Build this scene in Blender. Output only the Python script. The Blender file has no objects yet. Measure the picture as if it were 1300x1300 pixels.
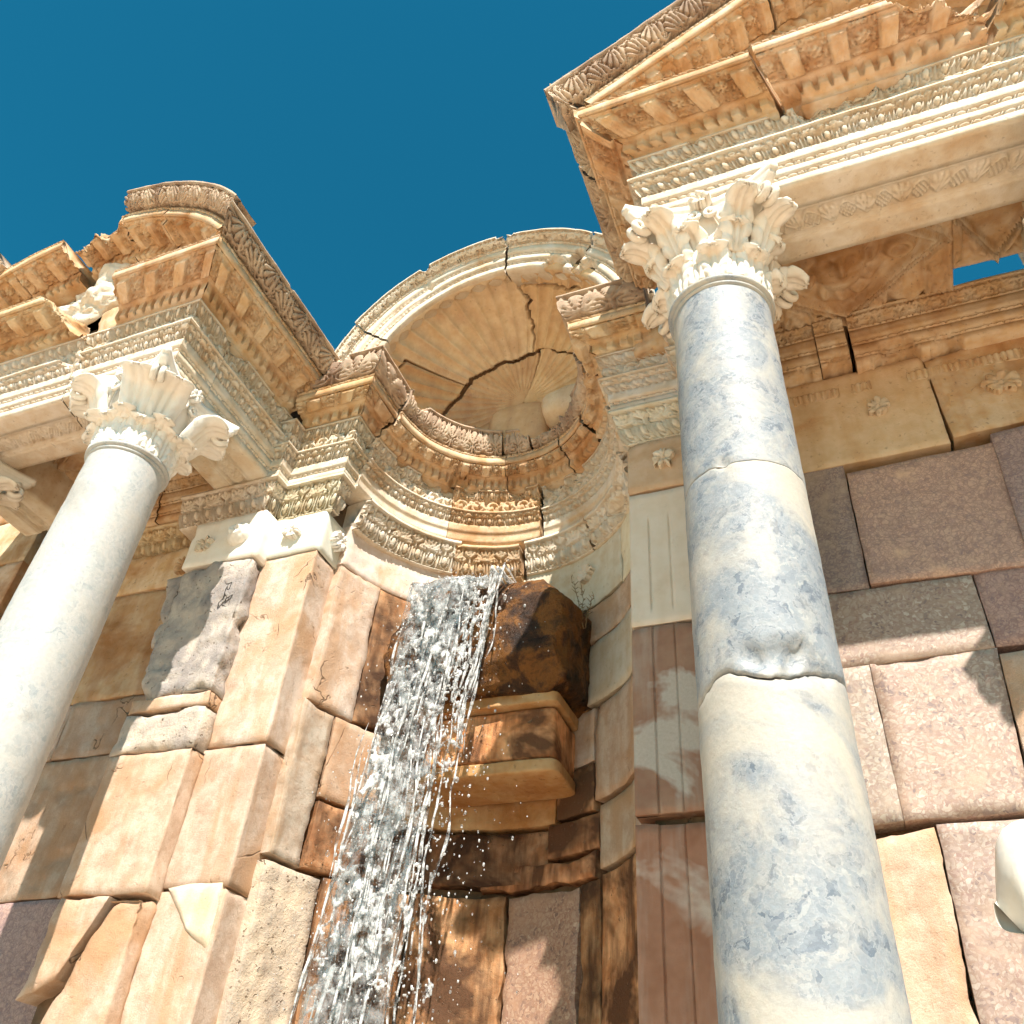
import bpy, math, random
import numpy as np
from mathutils import Vector, Matrix

# ------------------------------------------------------------------ camera
SC = bpy.context.scene
FPX, PITCH, ROLL, YAW = 1122.35, math.radians(39.835), math.radians(5.274), math.radians(24.809)
def cam_axes():
    cy, sy = math.cos(YAW), math.sin(YAW)
    fw = np.array([-sy*math.cos(PITCH), cy*math.cos(PITCH), math.sin(PITCH)])
    rt = np.array([cy, sy, 0.0]); up = np.cross(rt, fw)
    return rt*math.cos(ROLL)+up*math.sin(ROLL), -rt*math.sin(ROLL)+up*math.cos(ROLL), fw
CR, CU, CF = cam_axes()
cam_data = bpy.data.cameras.new('camera'); cam = bpy.data.objects.new('camera', cam_data)
SC.collection.objects.link(cam); SC.camera = cam
cam_data.sensor_fit = 'HORIZONTAL'; cam_data.sensor_width = 36.0
cam_data.lens = 36.0*FPX/1300.0; cam_data.clip_start = 0.05; cam_data.clip_end = 3000.0
cam.matrix_world = Matrix(((CR[0], CU[0], -CF[0], 0), (CR[1], CU[1], -CF[1], 0), (CR[2], CU[2], -CF[2], 0), (0, 0, 0, 1)))
def onY(x, y, Y):                       # photo pixel -> point on a wall that faces the viewer
    d = (x-650)*CR-(y-650)*CU+FPX*CF
    return d*(Y/d[1])

# ------------------------------------------------------------------ sky and sun
SUN = Vector((0.50, -1.0, 1.33)).normalized()
world = bpy.data.worlds.new('World'); SC.world = world; world.use_nodes = True
wn = world.node_tree.nodes; wl = world.node_tree.links
sky = wn.new('ShaderNodeTexSky'); sky.sky_type = 'NISHITA'; sky.sun_disc = False
sky.sun_elevation = math.asin(SUN.z); sky.sun_rotation = math.atan2(SUN.x, SUN.y)
sky.altitude = 1500; sky.air_density = 1.0; sky.dust_density = 0.2; sky.ozone_density = 2.5
tint = wn.new('ShaderNodeMix'); tint.data_type = 'RGBA'; tint.blend_type = 'MULTIPLY'; tint.inputs[0].default_value = 1.0
tint.inputs[7].default_value = (0.10, 0.96, 0.92, 1)
wl.new(sky.outputs[0], tint.inputs[6]); wl.new(tint.outputs[2], wn['Background'].inputs['Color'])
wn['Background'].inputs['Strength'].default_value = 0.088
sl = bpy.data.lights.new('sun', 'SUN'); sl.energy = 5.0; sl.angle = math.radians(0.53); sl.color = (1.0, 0.945, 0.87)
so = bpy.data.objects.new('sun', sl); SC.collection.objects.link(so)
so.rotation_euler = (-SUN).to_track_quat('-Z', 'Y').to_euler()
SC.view_settings.view_transform = 'Standard'; SC.view_settings.look = 'None'
SC.view_settings.gamma = 1.0; SC.view_settings.use_curve_mapping = False
SC.view_settings.exposure = 0.90
SC.render.engine = 'CYCLES'
SC.cycles.use_denoising = True
SC.cycles.max_bounces = 6; SC.cycles.diffuse_bounces = 4; SC.cycles.glossy_bounces = 2; SC.cycles.transmission_bounces = 2; SC.cycles.transparent_max_bounces = 10
SC.cycles.use_adaptive_sampling = True; SC.cycles.adaptive_threshold = 0.03; SC.cycles.adaptive_min_samples = 12
SC.cycles.caustics_reflective = False; SC.cycles.caustics_refractive = False

random.seed(7); RNG = np.random.default_rng(7)
PI = math.pi

# ------------------------------------------------------------------ helpers
def link(o, parent=None):
    SC.collection.objects.link(o)
    if parent is not None: o.parent = parent
    return o
def thing(name, label, cat, group=None):
    o = bpy.data.objects.new(name, None); o.empty_display_size = 0.1
    o['label'] = label; o['category'] = cat
    if group: o['group'] = group
    return link(o)
def mesh_obj(name, verts, quads, mat, parent=None, smooth=False, extra=None, color=(1, 1, 1), tris=None):
    me = bpy.data.meshes.new(name)
    verts = np.asarray(verts, np.float32).reshape(-1, 3)
    faces = [np.asarray(quads, np.int32).reshape(-1, 4)] if quads is not None and len(quads) else []
    loops = [f.ravel() for f in faces]; tot = [np.full(len(f), 4, np.int32) for f in faces]
    if tris is not None and len(tris):
        t = np.asarray(tris, np.int32).reshape(-1, 3); loops.append(t.ravel()); tot.append(np.full(len(t), 3, np.int32))
    for ng in (extra or []):
        loops.append(np.asarray(ng, np.int32)); tot.append(np.array([len(ng)], np.int32))
    loops = np.concatenate(loops); tot = np.concatenate(tot)
    start = np.concatenate([[0], np.cumsum(tot)[:-1]]).astype(np.int32)
    me.vertices.add(len(verts)); me.vertices.foreach_set('co', verts.ravel())
    me.loops.add(len(loops)); me.loops.foreach_set('vertex_index', loops)
    me.polygons.add(len(tot)); me.polygons.foreach_set('loop_start', start); me.polygons.foreach_set('loop_total', tot)
    if smooth: me.polygons.foreach_set('use_smooth', np.ones(len(tot), bool))
    me.update(calc_edges=True); me.validate()
    if mat is not None: me.materials.append(mat)
    o = bpy.data.objects.new(name, me); o.color = (*color, 1)
    return link(o, parent)
def grid_faces(nr, nc, off=0):
    i = np.arange(nr-1)[:, None]; j = np.arange(nc-1)[None, :]
    a = i*nc+j+off
    return np.stack([a, a+1, a+nc+1, a+nc], -1).reshape(-1, 4)

def _hash(ix, iy, iz, seed):
    h = (ix.astype(np.uint32)*np.uint32(374761393)+iy.astype(np.uint32)*np.uint32(668265263)
         + iz.astype(np.uint32)*np.uint32(2147483647)+np.uint32((seed*974634777) & 0xffffffff))
    h = (h ^ (h >> np.uint32(13)))*np.uint32(1274126177)
    h = h ^ (h >> np.uint32(16))
    return (h & np.uint32(0xffffff)).astype(np.float32)/np.float32(0xffffff)
def vnoise(p, seed=0):
    p = np.asarray(p, np.float32)
    i = np.floor(p).astype(np.int64); f = p-i; f = f*f*(3-2*f)
    r = 0
    for dx in (0, 1):
        wx = f[..., 0] if dx else 1-f[..., 0]
        for dy in (0, 1):
            wy = f[..., 1] if dy else 1-f[..., 1]
            for dz in (0, 1):
                wz = f[..., 2] if dz else 1-f[..., 2]
                r = r+wx*wy*wz*_hash(i[..., 0]+dx, i[..., 1]+dy, i[..., 2]+dz, seed)
    return r
def fbm(p, scale=1.0, oct=4, seed=0):          # about -1..1
    p = np.asarray(p, np.float32)*scale; r = 0; a = 1.0; t = 0
    for k in range(oct):
        r = r+a*(vnoise(p, seed+k*17)*2-1); t += a; a *= 0.5; p = p*2.03+11.7
    return r/t*1.6

# ------------------------------------------------------------------ materials
def new_mat(name):
    m = bpy.data.materials.new(name); m.use_nodes = True
    nt = m.node_tree; return m, nt.nodes, nt.links, nt.nodes['Principled BSDF']
def ramp(n, stops):
    r = n.new('ShaderNodeValToRGB'); e = r.color_ramp.elements
    while len(e) < len(stops): e.new(0.5)
    for k, (p, c) in enumerate(stops): e[k].position = p; e[k].color = (*c, 1) if len(c) == 3 else c
    return r
def noise(n, l, vec, scale, detail=6, rough=0.6, dist=0.0):
    t = n.new('ShaderNodeTexNoise'); t.inputs['Scale'].default_value = scale
    t.inputs['Detail'].default_value = detail; t.inputs['Roughness'].default_value = rough
    t.inputs['Distortion'].default_value = dist
    l.new(vec, t.inputs['Vector']); return t
def mixc(n, l, fac, a, b, mode='MIX'):
    m = n.new('ShaderNodeMix'); m.data_type = 'RGBA'; m.blend_type = mode
    for s, v in ((0, fac), (6, a), (7, b)):
        if hasattr(v, 'default_value') or hasattr(v, 'is_linked'): l.new(v, m.inputs[s])
        elif isinstance(v, (int, float)): m.inputs[s].default_value = v
        else: m.inputs[s].default_value = (*v, 1)
    return m.outputs[2]
def rampf(n, l, src, lo, hi):
    r = ramp(n, [(lo, (0, 0, 0)), (hi, (1, 1, 1))]); l.new(src, r.inputs[0]); return r.outputs[0]
def coords(n, l, stretch=(1, 1, 1)):
    tc = n.new('ShaderNodeTexCoord'); oi = n.new('ShaderNodeObjectInfo')
    mp = n.new('ShaderNodeVectorMath'); mp.operation = 'MULTIPLY'; mp.inputs[1].default_value = stretch
    l.new(tc.outputs['Object'], mp.inputs[0])
    sh = n.new('ShaderNodeVectorMath'); sh.operation = 'SCALE'; sh.inputs[0].default_value = (13.1, 7.7, 3.3)
    l.new(oi.outputs['Random'], sh.inputs['Scale'])
    ad = n.new('ShaderNodeVectorMath'); ad.operation = 'ADD'
    l.new(mp.outputs[0], ad.inputs[0]); l.new(sh.outputs[0], ad.inputs[1])
    return ad.outputs[0], oi
def stone(name, pale, mid, stain, stain_lo=0.5, stain_hi=0.72, streak=0.25, bump=0.35, rough=0.8, pit=0.5, crack=0.0, fine=60, pitc=(0.10, 0.065, 0.04)):
    m, n, l, b = new_mat(name)
    v, oi = coords(n, l); vs, _ = coords(n, l, (1, 1, 0.16))
    big = noise(n, l, v, 2.1, 4, 0.62, 0.4); med = noise(n, l, v, 7.5, 6, 0.70)
    fin = noise(n, l, v, fine, 3, 0.75); stk = noise(n, l, vs, 5.5, 4, 0.65)
    c = mixc(n, l, rampf(n, l, med.outputs[0], 0.42, 0.60), pale, mid)
    c = mixc(n, l, rampf(n, l, big.outputs[0], stain_lo, stain_hi), c, stain)
    f2 = n.new('ShaderNodeMath'); f2.operation = 'MULTIPLY'; f2.inputs[1].default_value = streak
    l.new(rampf(n, l, stk.outputs[0], 0.47, 0.64), f2.inputs[0])
    c = mixc(n, l, f2.outputs[0], c, stain)
    # small dark pits and specks
    pn = noise(n, l, v, 33, 2, 0.55)
    f3 = n.new('ShaderNodeMath'); f3.operation = 'MULTIPLY'; f3.inputs[1].default_value = pit
    l.new(rampf(n, l, pn.outputs[0], 0.64, 0.76), f3.inputs[0])
    c = mixc(n, l, f3.outputs[0], c, pitc)
    c = mixc(n, l, 0.30, c, mixc(n, l, fin.outputs[0], (0.30, 0.28, 0.26), (1, 0.99, 0.97)), 'OVERLAY')
    if crack > 0:                                     # hairline cracks: thin isolines of a rough noise, only in places
        cn = noise(n, l, v, 1.15, 5, 0.50, 0.5)
        ab = n.new('ShaderNodeMath'); ab.operation = 'SUBTRACT'; ab.inputs[1].default_value = 0.5; l.new(cn.outputs[0], ab.inputs[0])
        ab2 = n.new('ShaderNodeMath'); ab2.operation = 'ABSOLUTE'; l.new(ab.outputs[0], ab2.inputs[0])
        ln = ramp(n, [(0.0, (1, 1, 1)), (0.0035, (0, 0, 0))]); l.new(ab2.outputs[0], ln.inputs[0])
        mk = n.new('ShaderNodeMath'); mk.operation = 'MULTIPLY'; l.new(ln.outputs[0], mk.inputs[0]); l.new(rampf(n, l, big.outputs[0], 0.51, 0.58), mk.inputs[1])
        c = mixc(n, l, mk.outputs[0], c, tuple(x*0.30 for x in stain))
        hold = n.new('ShaderNodeMath'); hold.operation = 'MULTIPLY_ADD'; hold.inputs[1].default_value = -6*crack; l.new(mk.outputs[0], hold.inputs[0])
    ti = n.new('ShaderNodeMix'); ti.data_type = 'RGBA'; ti.blend_type = 'MULTIPLY'; ti.inputs[0].default_value = 1
    l.new(c, ti.inputs[6]); l.new(oi.outputs['Color'], ti.inputs[7])
    l.new(ti.outputs[2], b.inputs['Base Color'])
    b.inputs['Roughness'].default_value = rough; b.inputs['Specular IOR Level'].default_value = 0.25
    h = n.new('ShaderNodeMath'); h.operation = 'MULTIPLY_ADD'; h.inputs[1].default_value = 0.35
    l.new(fin.outputs[0], h.inputs[0]); l.new(med.outputs[0], h.inputs[2])
    h2 = n.new('ShaderNodeMath'); h2.operation = 'SUBTRACT'; l.new(h.outputs[0], h2.inputs[0]); l.new(f3.outputs[0], h2.inputs[1])
    hl = h2.outputs[0]
    if crack > 0:
        l.new(hl, hold.inputs[2]); hl = hold.outputs[0]
    bp = n.new('ShaderNodeBump'); bp.inputs['Strength'].default_value = bump; bp.inputs['Distance'].default_value = 0.012
    l.new(hl, bp.inputs['Height']); l.new(bp.outputs[0], b.inputs['Normal'])
    return m
def breccia(name, cells, vein, scale=11, bump=0.2, rough=0.55, patch=(0.46, 0.62), patchc=(0.62, 0.56, 0.47), patch2=None, dist=0.12, vstretch=1.0, vw=0.10):
    m, n, l, b = new_mat(name)
    v, oi = coords(n, l, (1, 1, vstretch))
    dn = noise(n, l, v, 5.0, 5, 0.6); dm = n.new('ShaderNodeVectorMath'); dm.operation = 'MULTIPLY_ADD'; dm.inputs[1].default_value = (dist, dist, dist)
    l.new(dn.outputs['Color'], dm.inputs[0]); l.new(v, dm.inputs[2])
    vo = n.new('ShaderNodeTexVoronoi'); vo.inputs['Scale'].default_value = scale; vo.inputs['Randomness'].default_value = 1
    ve = n.new('ShaderNodeTexVoronoi'); ve.feature = 'DISTANCE_TO_EDGE'; ve.inputs['Scale'].default_value = scale
    v2 = n.new('ShaderNodeTexVoronoi'); v2.inputs['Scale'].default_value = scale*2.7
    for t in (vo, ve, v2): l.new(dm.outputs[0], t.inputs['Vector'])
    sp = n.new('ShaderNodeSeparateColor'); l.new(vo.outputs['Color'], sp.inputs[0])
    sp2 = n.new('ShaderNodeSeparateColor'); l.new(v2.outputs['Color'], sp2.inputs[0])
    av = n.new('ShaderNodeMath'); av.operation = 'MULTIPLY_ADD'; av.inputs[1].default_value = 0.55
    l.new(sp.outputs[0], av.inputs[0])
    av2 = n.new('ShaderNodeMath'); av2.operation = 'MULTIPLY'; av2.inputs[1].default_value = 0.45; l.new(sp2.outputs[1], av2.inputs[0]); l.new(av2.outputs[0], av.inputs[2])
    k = len(cells); r = ramp(n, [(0.12+0.76*i/(k-1), c) for i, c in enumerate(cells)]); l.new(av.outputs[0], r.inputs[0])
    fin = noise(n, l, v, 45, 6, 0.7); med = noise(n, l, v, 3.3, 7, 0.65, 0.5); big = noise(n, l, v, 1.3, 5, 0.6, 0.6)
    c = mixc(n, l, rampf(n, l, ve.outputs['Distance'], 0.0, vw), vein, r.outputs[0])
    c = mixc(n, l, rampf(n, l, med.outputs[0], *patch), c, patchc)
    if patch2: c = mixc(n, l, rampf(n, l, big.outputs[0], patch2[0], patch2[1]), c, patch2[2])
    c = mixc(n, l, 0.3, c, mixc(n, l, fin.outputs[0], (0.3, 0.3, 0.3), (1, 1, 1)), 'OVERLAY')
    c = mixc(n, l, 1.0, c, oi.outputs['Color'], 'MULTIPLY')
    l.new(c, b.inputs['Base Color']); b.inputs['Roughness'].default_value = rough; b.inputs['Specular IOR Level'].default_value = 0.35
    h = n.new('ShaderNodeMath'); h.operation = 'ADD'; l.new(fin.outputs[0], h.inputs[0]); l.new(med.outputs[0], h.inputs[1])
    bp = n.new('ShaderNodeBump'); bp.inputs['Strength'].default_value = bump; bp.inputs['Distance'].default_value = 0.008
    l.new(h.outputs[0], bp.inputs['Height']); l.new(bp.outputs[0], b.inputs['Normal'])
    return m
M = {}
M['pale'] = stone('pale_limestone', (0.68, 0.59, 0.48), (0.60, 0.48, 0.355), (0.48, 0.32, 0.18), 0.55, 0.74, 0.35, pit=0.35)
M['ochre'] = stone('ochre_patina_limestone', (0.62, 0.46, 0.31), (0.53, 0.34, 0.18), (0.36, 0.18, 0.07), 0.50, 0.70, 0.4, pit=0.45)
M['brown'] = stone('weathered_carved_limestone', (0.54, 0.41, 0.29), (0.40, 0.28, 0.19), (0.20, 0.12, 0.08), 0.48, 0.72, 0.35, pit=0.4)
M['block'] = stone('tan_wall_limestone', (0.53, 0.435, 0.36), (0.43, 0.32, 0.245), (0.42, 0.265, 0.16), 0.46, 0.64, 0.75, bump=0.8, pit=0.18, crack=0.12, fine=130)
M['rust'] = stone('rust_stained_limestone', (0.42, 0.235, 0.12), (0.30, 0.135, 0.055), (0.065, 0.030, 0.014), 0.44, 0.58, 0.95, bump=0.6, pit=0.6)
M['redmarble'] = stone('red_brown_marble', (0.36, 0.17, 0.10), (0.30, 0.13, 0.07), (0.55, 0.44, 0.36), 0.60, 0.72, 0.3, bump=0.15, rough=0.6, pit=0.1)
M['redcream'] = stone('brown_stained_cream_marble', (0.36, 0.20, 0.12), (0.31, 0.155, 0.09), (0.50, 0.41, 0.32), 0.49, 0.56, 0.45, bump=0.15, rough=0.6, pit=0.1)
M['greyrough'] = stone('grey_rough_limestone', (0.52, 0.45, 0.37), (0.37, 0.325, 0.285), (0.25, 0.225, 0.21), 0.47, 0.66, 0.3, bump=1.0, pit=0.8, crack=0.25)
M['break'] = stone('fresh_broken_limestone', (0.78, 0.70, 0.58), (0.70, 0.58, 0.44), (0.58, 0.40, 0.24), 0.58, 0.8, 0.2, bump=0.9, pit=0.5)
M['white'] = stone('white_restored_marble', (0.80, 0.76, 0.69), (0.76, 0.70, 0.60), (0.62, 0.48, 0.33), 0.62, 0.85, 0.2, bump=0.15, pit=0.1, rough=0.6)
M['capital'] = stone('white_capital_marble', (0.78, 0.71, 0.61), (0.72, 0.62, 0.49), (0.58, 0.44, 0.31), 0.56, 0.80, 0.3, bump=0.2, pit=0.15)
M['shell'] = stone('shell_limestone', (0.66, 0.51, 0.35), (0.58, 0.42, 0.26), (0.46, 0.32, 0.21), 0.52, 0.74, 0.5, bump=0.3, pit=0.3)
M['core'] = stone('dark_rubble_core', (0.26, 0.17, 0.10), (0.18, 0.11, 0.06), (0.10, 0.06, 0.035), 0.45, 0.7, 0.3, bump=1.0)
M['pink'] = breccia('pink_breccia', [(0.22, 0.165, 0.15), (0.36, 0.27, 0.22), (0.44, 0.37, 0.30), (0.30, 0.20, 0.165), (0.50, 0.44, 0.37)], (0.33, 0.235, 0.18), 26, patch=(0.52, 0.70), patchc=(0.42, 0.31, 0.23))
M['purple'] = breccia('purple_grey_breccia', [(0.20, 0.145, 0.14), (0.28, 0.20, 0.175), (0.36, 0.26, 0.21), (0.24, 0.17, 0.16)], (0.22, 0.15, 0.13), 36, patch=(0.55, 0.75), patchc=(0.42, 0.30, 0.22))
M['colR'] = breccia('blue_grey_column_marble', [(0.125, 0.145, 0.17), (0.19, 0.21, 0.23), (0.26, 0.27, 0.275), (0.21, 0.23, 0.245), (0.32, 0.32, 0.31)], (0.28, 0.285, 0.285), 17, patch=(0.47, 0.66), patchc=(0.38, 0.35, 0.305), patch2=(0.52, 0.62, (0.43, 0.385, 0.32)), bump=0.4, dist=0.32, vw=0.06)
M['colL'] = breccia('white_grey_column_marble', [(0.30, 0.315, 0.31), (0.37, 0.375, 0.36), (0.43, 0.415, 0.385), (0.34, 0.345, 0.34)], (0.45, 0.43, 0.395), 13, patch=(0.42, 0.66), patchc=(0.45, 0.42, 0.37), patch2=(0.60, 0.74, (0.30, 0.265, 0.22)), bump=0.3, dist=0.35, vw=0.05)

def wet_mat():
    m, n, l, b = new_mat('wet_dark_rock'); v, oi = coords(n, l)
    a = noise(n, l, v, 5, 8, 0.7, 0.4); f = noise(n, l, v, 40, 6, 0.7)
    r = ramp(n, [(0.34, (0.016, 0.007, 0.003)), (0.46, (0.050, 0.020, 0.006)), (0.56, (0.17, 0.066, 0.012)), (0.70, (0.065, 0.028, 0.008))])
    l.new(a.outputs[0], r.inputs[0])
    c = mixc(n, l, 0.4, r.outputs[0], mixc(n, l, f.outputs[0], (0.2, 0.2, 0.2), (1, 1, 1)), 'OVERLAY')
    l.new(c, b.inputs['Base Color']); b.inputs['Roughness'].default_value = 0.55; b.inputs['Specular IOR Level'].default_value = 0.25
    h = n.new('ShaderNodeMath'); h.operation = 'ADD'; l.new(a.outputs[0], h.inputs[0]); l.new(f.outputs[0], h.inputs[1])
    bp = n.new('ShaderNodeBump'); bp.inputs['Strength'].default_value = 0.8; bp.inputs['Distance'].default_value = 0.02
    l.new(h.outputs[0], bp.inputs['Height']); l.new(bp.outputs[0], b.inputs['Normal']); return m
M['wet'] = wet_mat()
def water_mat(name, foam):
    m, n, l, b = new_mat(name); n.remove(b)
    tr = n.new('ShaderNodeBsdfTransparent'); tr.inputs[0].default_value = (0.93, 0.94, 0.94, 1)
    gl = n.new('ShaderNodeBsdfGlossy'); gl.inputs['Roughness'].default_value = 0.2; gl.inputs[0].default_value = (1, 0.98, 0.95, 1)
    fr = n.new('ShaderNodeFresnel'); fr.inputs['IOR'].default_value = 1.22
    m0 = n.new('ShaderNodeMixShader'); l.new(fr.outputs[0], m0.inputs[0]); l.new(tr.outputs[0], m0.inputs[1]); l.new(gl.outputs[0], m0.inputs[2])
    d = n.new('ShaderNodeBsdfTranslucent'); d.inputs[0].default_value = (0.88, 0.88, 0.86, 1)
    e = n.new('ShaderNodeBsdfDiffuse'); e.inputs[0].default_value = (0.90, 0.89, 0.87, 1)
    mx = n.new('ShaderNodeMixShader'); mx.inputs[0].default_value = 0.6; l.new(d.outputs[0], mx.inputs[1]); l.new(e.outputs[0], mx.inputs[2])
    tc = n.new('ShaderNodeTexCoord'); t = noise(n, l, tc.outputs['Object'], 15, 4, 0.65)
    f = n.new('ShaderNodeMath'); f.operation = 'MULTIPLY'; f.inputs[1].default_value = foam; l.new(rampf(n, l, t.outputs[0], 0.42, 0.58), f.inputs[0])
    m2 = n.new('ShaderNodeMixShader'); l.new(f.outputs[0], m2.inputs[0]); l.new(m0.outputs[0], m2.inputs[1]); l.new(mx.outputs[0], m2.inputs[2])
    bp = n.new('ShaderNodeBump'); bp.inputs['Strength'].default_value = 0.7; bp.inputs['Distance'].default_value = 0.02
    t2 = noise(n, l, tc.outputs['Object'], 45, 3, 0.6); l.new(t2.outputs[0], bp.inputs['Height'])
    l.new(bp.outputs[0], gl.inputs['Normal']); l.new(bp.outputs[0], e.inputs['Normal'])
    l.new(m2.outputs[0], n['Material Output'].inputs['Surface']); return m
M['water'] = water_mat('clear_falling_water', 0.95); M['drop'] = water_mat('water_drops', 0.95); M['veil'] = water_mat('thin_water_veil', 0.22)
def plain(name, col, rough=0.8):
    m, n, l, b = new_mat(name); v, oi = coords(n, l); t = noise(n, l, v, 9, 5, 0.6)
    c = mixc(n, l, t.outputs[0], tuple(x*0.8 for x in col), tuple(min(1, x*1.2) for x in col)); l.new(c, b.inputs['Base Color'])
    b.inputs['Roughness'].default_value = rough; return m
M['twig'] = plain('dry_twig', (0.22, 0.15, 0.07))
def ground_mat():
    m, n, l, b = new_mat('sandy_gravel'); tc = n.new('ShaderNodeTexCoord'); v = tc.outputs['Object']
    a = noise(n, l, v, 0.6, 6, 0.6); f = noise(n, l, v, 14, 6, 0.7)
    c = mixc(n, l, a.outputs[0], (0.50, 0.355, 0.24), (0.57, 0.43, 0.31)); c = mixc(n, l, 0.5, c, mixc(n, l, f.outputs[0], (0.3, 0.3, 0.3), (1, 1, 1)), 'OVERLAY')
    l.new(c, b.inputs['Base Color']); b.inputs['Roughness'].default_value = 0.9
    bp = n.new('ShaderNodeBump'); bp.inputs['Strength'].default_value = 0.6; l.new(f.outputs[0], bp.inputs['Height']); l.new(bp.outputs[0], b.inputs['Normal']); return m
M['ground'] = ground_mat()

# ------------------------------------------------------------------ carved ornament: height 0..1 over (u metres, v 0..1)
def cell(u, P): q = u/P; return q-np.floor(q)-0.5, np.floor(q)
def egg(u, v, P, H):
    s, k = cell(u, P)
    e = np.sqrt((s/0.30)**2+((v-0.60)/0.60)**2)
    h = np.sqrt(np.clip(1-(e/0.66)**2, 0, 1))
    ring = np.exp(-((e-0.98)/0.13)**2)*0.85
    sd = 0.5-np.abs(s); dart = np.clip(1.15-sd/(0.03+0.07*np.clip(1-v, 0, 1)), 0, 1)*0.9
    return np.maximum(np.maximum(h, ring), dart)
def egg_up(u, v, P, H): return egg(u, 1-v, P, H)
def bead(u, v, P, H):
    s, k = cell(u, P); w = np.clip(1-((v-0.5)/0.46)**2, 0, 1)
    a = np.sqrt(np.clip(1-(s/0.27)**2, 0, 1))
    b = np.sqrt(np.clip(1-((np.abs(s)-0.345)/0.06)**2, 0, 1)); c = np.sqrt(np.clip(1-((np.abs(s)-0.47)/0.06)**2, 0, 1))
    return np.maximum(np.maximum(a, b), c)*np.sqrt(w)
def fan(x, y, n, size, spread=1.35, sharp=0.6):
    r = np.hypot(x, y); th = np.arctan2(x, y+1e-6)
    env = size*(0.62+0.38*np.cos(th*0.9))
    q = th/spread*n/2
    pet = np.abs(np.cos(q*PI))**sharp
    tip = env*(0.86+0.14*pet)
    return np.where((r < tip) & (np.abs(th) < spread), (0.25+0.75*pet)*np.clip((tip-r)/(0.10*size)+0.25, 0, 1)*np.clip(r/(0.10*size), 0.5, 1), 0)
def ringr(x, y, cx, cy, r, w): return np.exp(-((np.hypot(x-cx, y-cy)-r)/w)**2)
def anthem(u, v, P, H):
    s, k = cell(u, P); x = s*P/H; a = P/H
    A = fan(x, v-0.10, 7, 0.84); B = np.maximum(fan(x, v-0.30, 3, 0.64, 1.0, 0.5), np.exp(-((x)/0.06)**2)*(v < 0.5)*0.8)
    h = np.where(k % 2 == 0, A, B)
    for sg in (-1, 1):
        c = sg*a*0.40
        h = np.maximum(h, ringr(x, v, c, 0.22, 0.14, 0.045)*0.9); h = np.maximum(h, ringr(x, v, c, 0.22, 0.03, 0.05)*0.9)
        h = np.maximum(h, np.exp(-((np.abs(x-sg*a*0.5)-0.02-0.12*(v-0.4)**2)/0.05)**2)*(v > 0.35)*0.85)
    return h
def scroll(u, v, P, H):
    s, k = cell(u, P); x = s*P/H; sg = np.where(k % 2 == 0, 1.0, -1.0); y = (v-0.5)*sg; a = P/H
    r = np.hypot(x, y); th = np.arctan2(y, x)
    sp = np.cos(th-11*r*1.15); leaf = 0.55+0.45*np.cos(9*th+14*r)
    h = np.where(r < 0.47, np.clip(sp*0.9+0.35, 0, 1)*(0.62+0.38*leaf), 0)
    h = np.maximum(h, np.sqrt(np.clip(1-(r/0.13)**2, 0, 1)))
    st = np.exp(-((y-0.44*np.cos(PI*s))/0.06)**2); h = np.maximum(h, st)
    for sx in (-1, 1):
        f = fan((x-sx*a*0.5), (y*-1+0.52), 5, 0.62, 1.2); h = np.maximum(h, f*0.95)
    return h
def acanthus(u, v, P, H):                # tall sima: deep scrolls with split leaves between them
    s, k = cell(u, P); x = s*P/H; sg = np.where(k % 2 == 0, 1.0, -1.0); y = (v-0.5)*sg; a = P/H
    r = np.hypot(x, y); th = np.arctan2(y, x)
    arm = np.cos(th-15*r); leaf = np.cos(7*th+20*r)
    h = np.where(r < 0.42, np.clip(arm*0.75+0.25+0.30*leaf*(r > 0.2), 0, 1), 0)
    h = np.maximum(h, np.sqrt(np.clip(1-(r/0.12)**2, 0, 1)))
    for sx in (-1, 1):
        f = fan(x-sx*a*0.5, -y+0.50, 7, 0.86, 1.15, 0.9); h = np.where(f > 0.05, f, h*np.where(np.abs(x-sx*a*0.5) < 0.10, 0.2, 1))
        h = np.maximum(h, 0.9*ringr(x, y, sx*a*0.34, -0.36, 0.085, 0.035))
    return np.where(v > 0.94, 1.0, np.where(v < 0.05, 0.0, h))
def dentil(u, v, P, H):
    s, k = cell(u, P); return np.where(np.abs(s) < 0.33, 1.0, 0.0)*np.where(v < 0.88, 1, 1.0)
def flower(x, y, r0, n=6, rot=0):
    r = np.hypot(x, y)/r0; th = np.arctan2(y, x)+rot
    pet = np.abs(np.cos(n*th/2))**0.7
    h = np.where(r < 0.62+0.38*pet, (0.35+0.65*pet)*np.sin(np.clip(r, 0, 1)*PI*0.8+0.5), 0)
    return np.maximum(h, np.sqrt(np.clip(1-(r/0.24)**2, 0, 1))*0.95)
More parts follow.
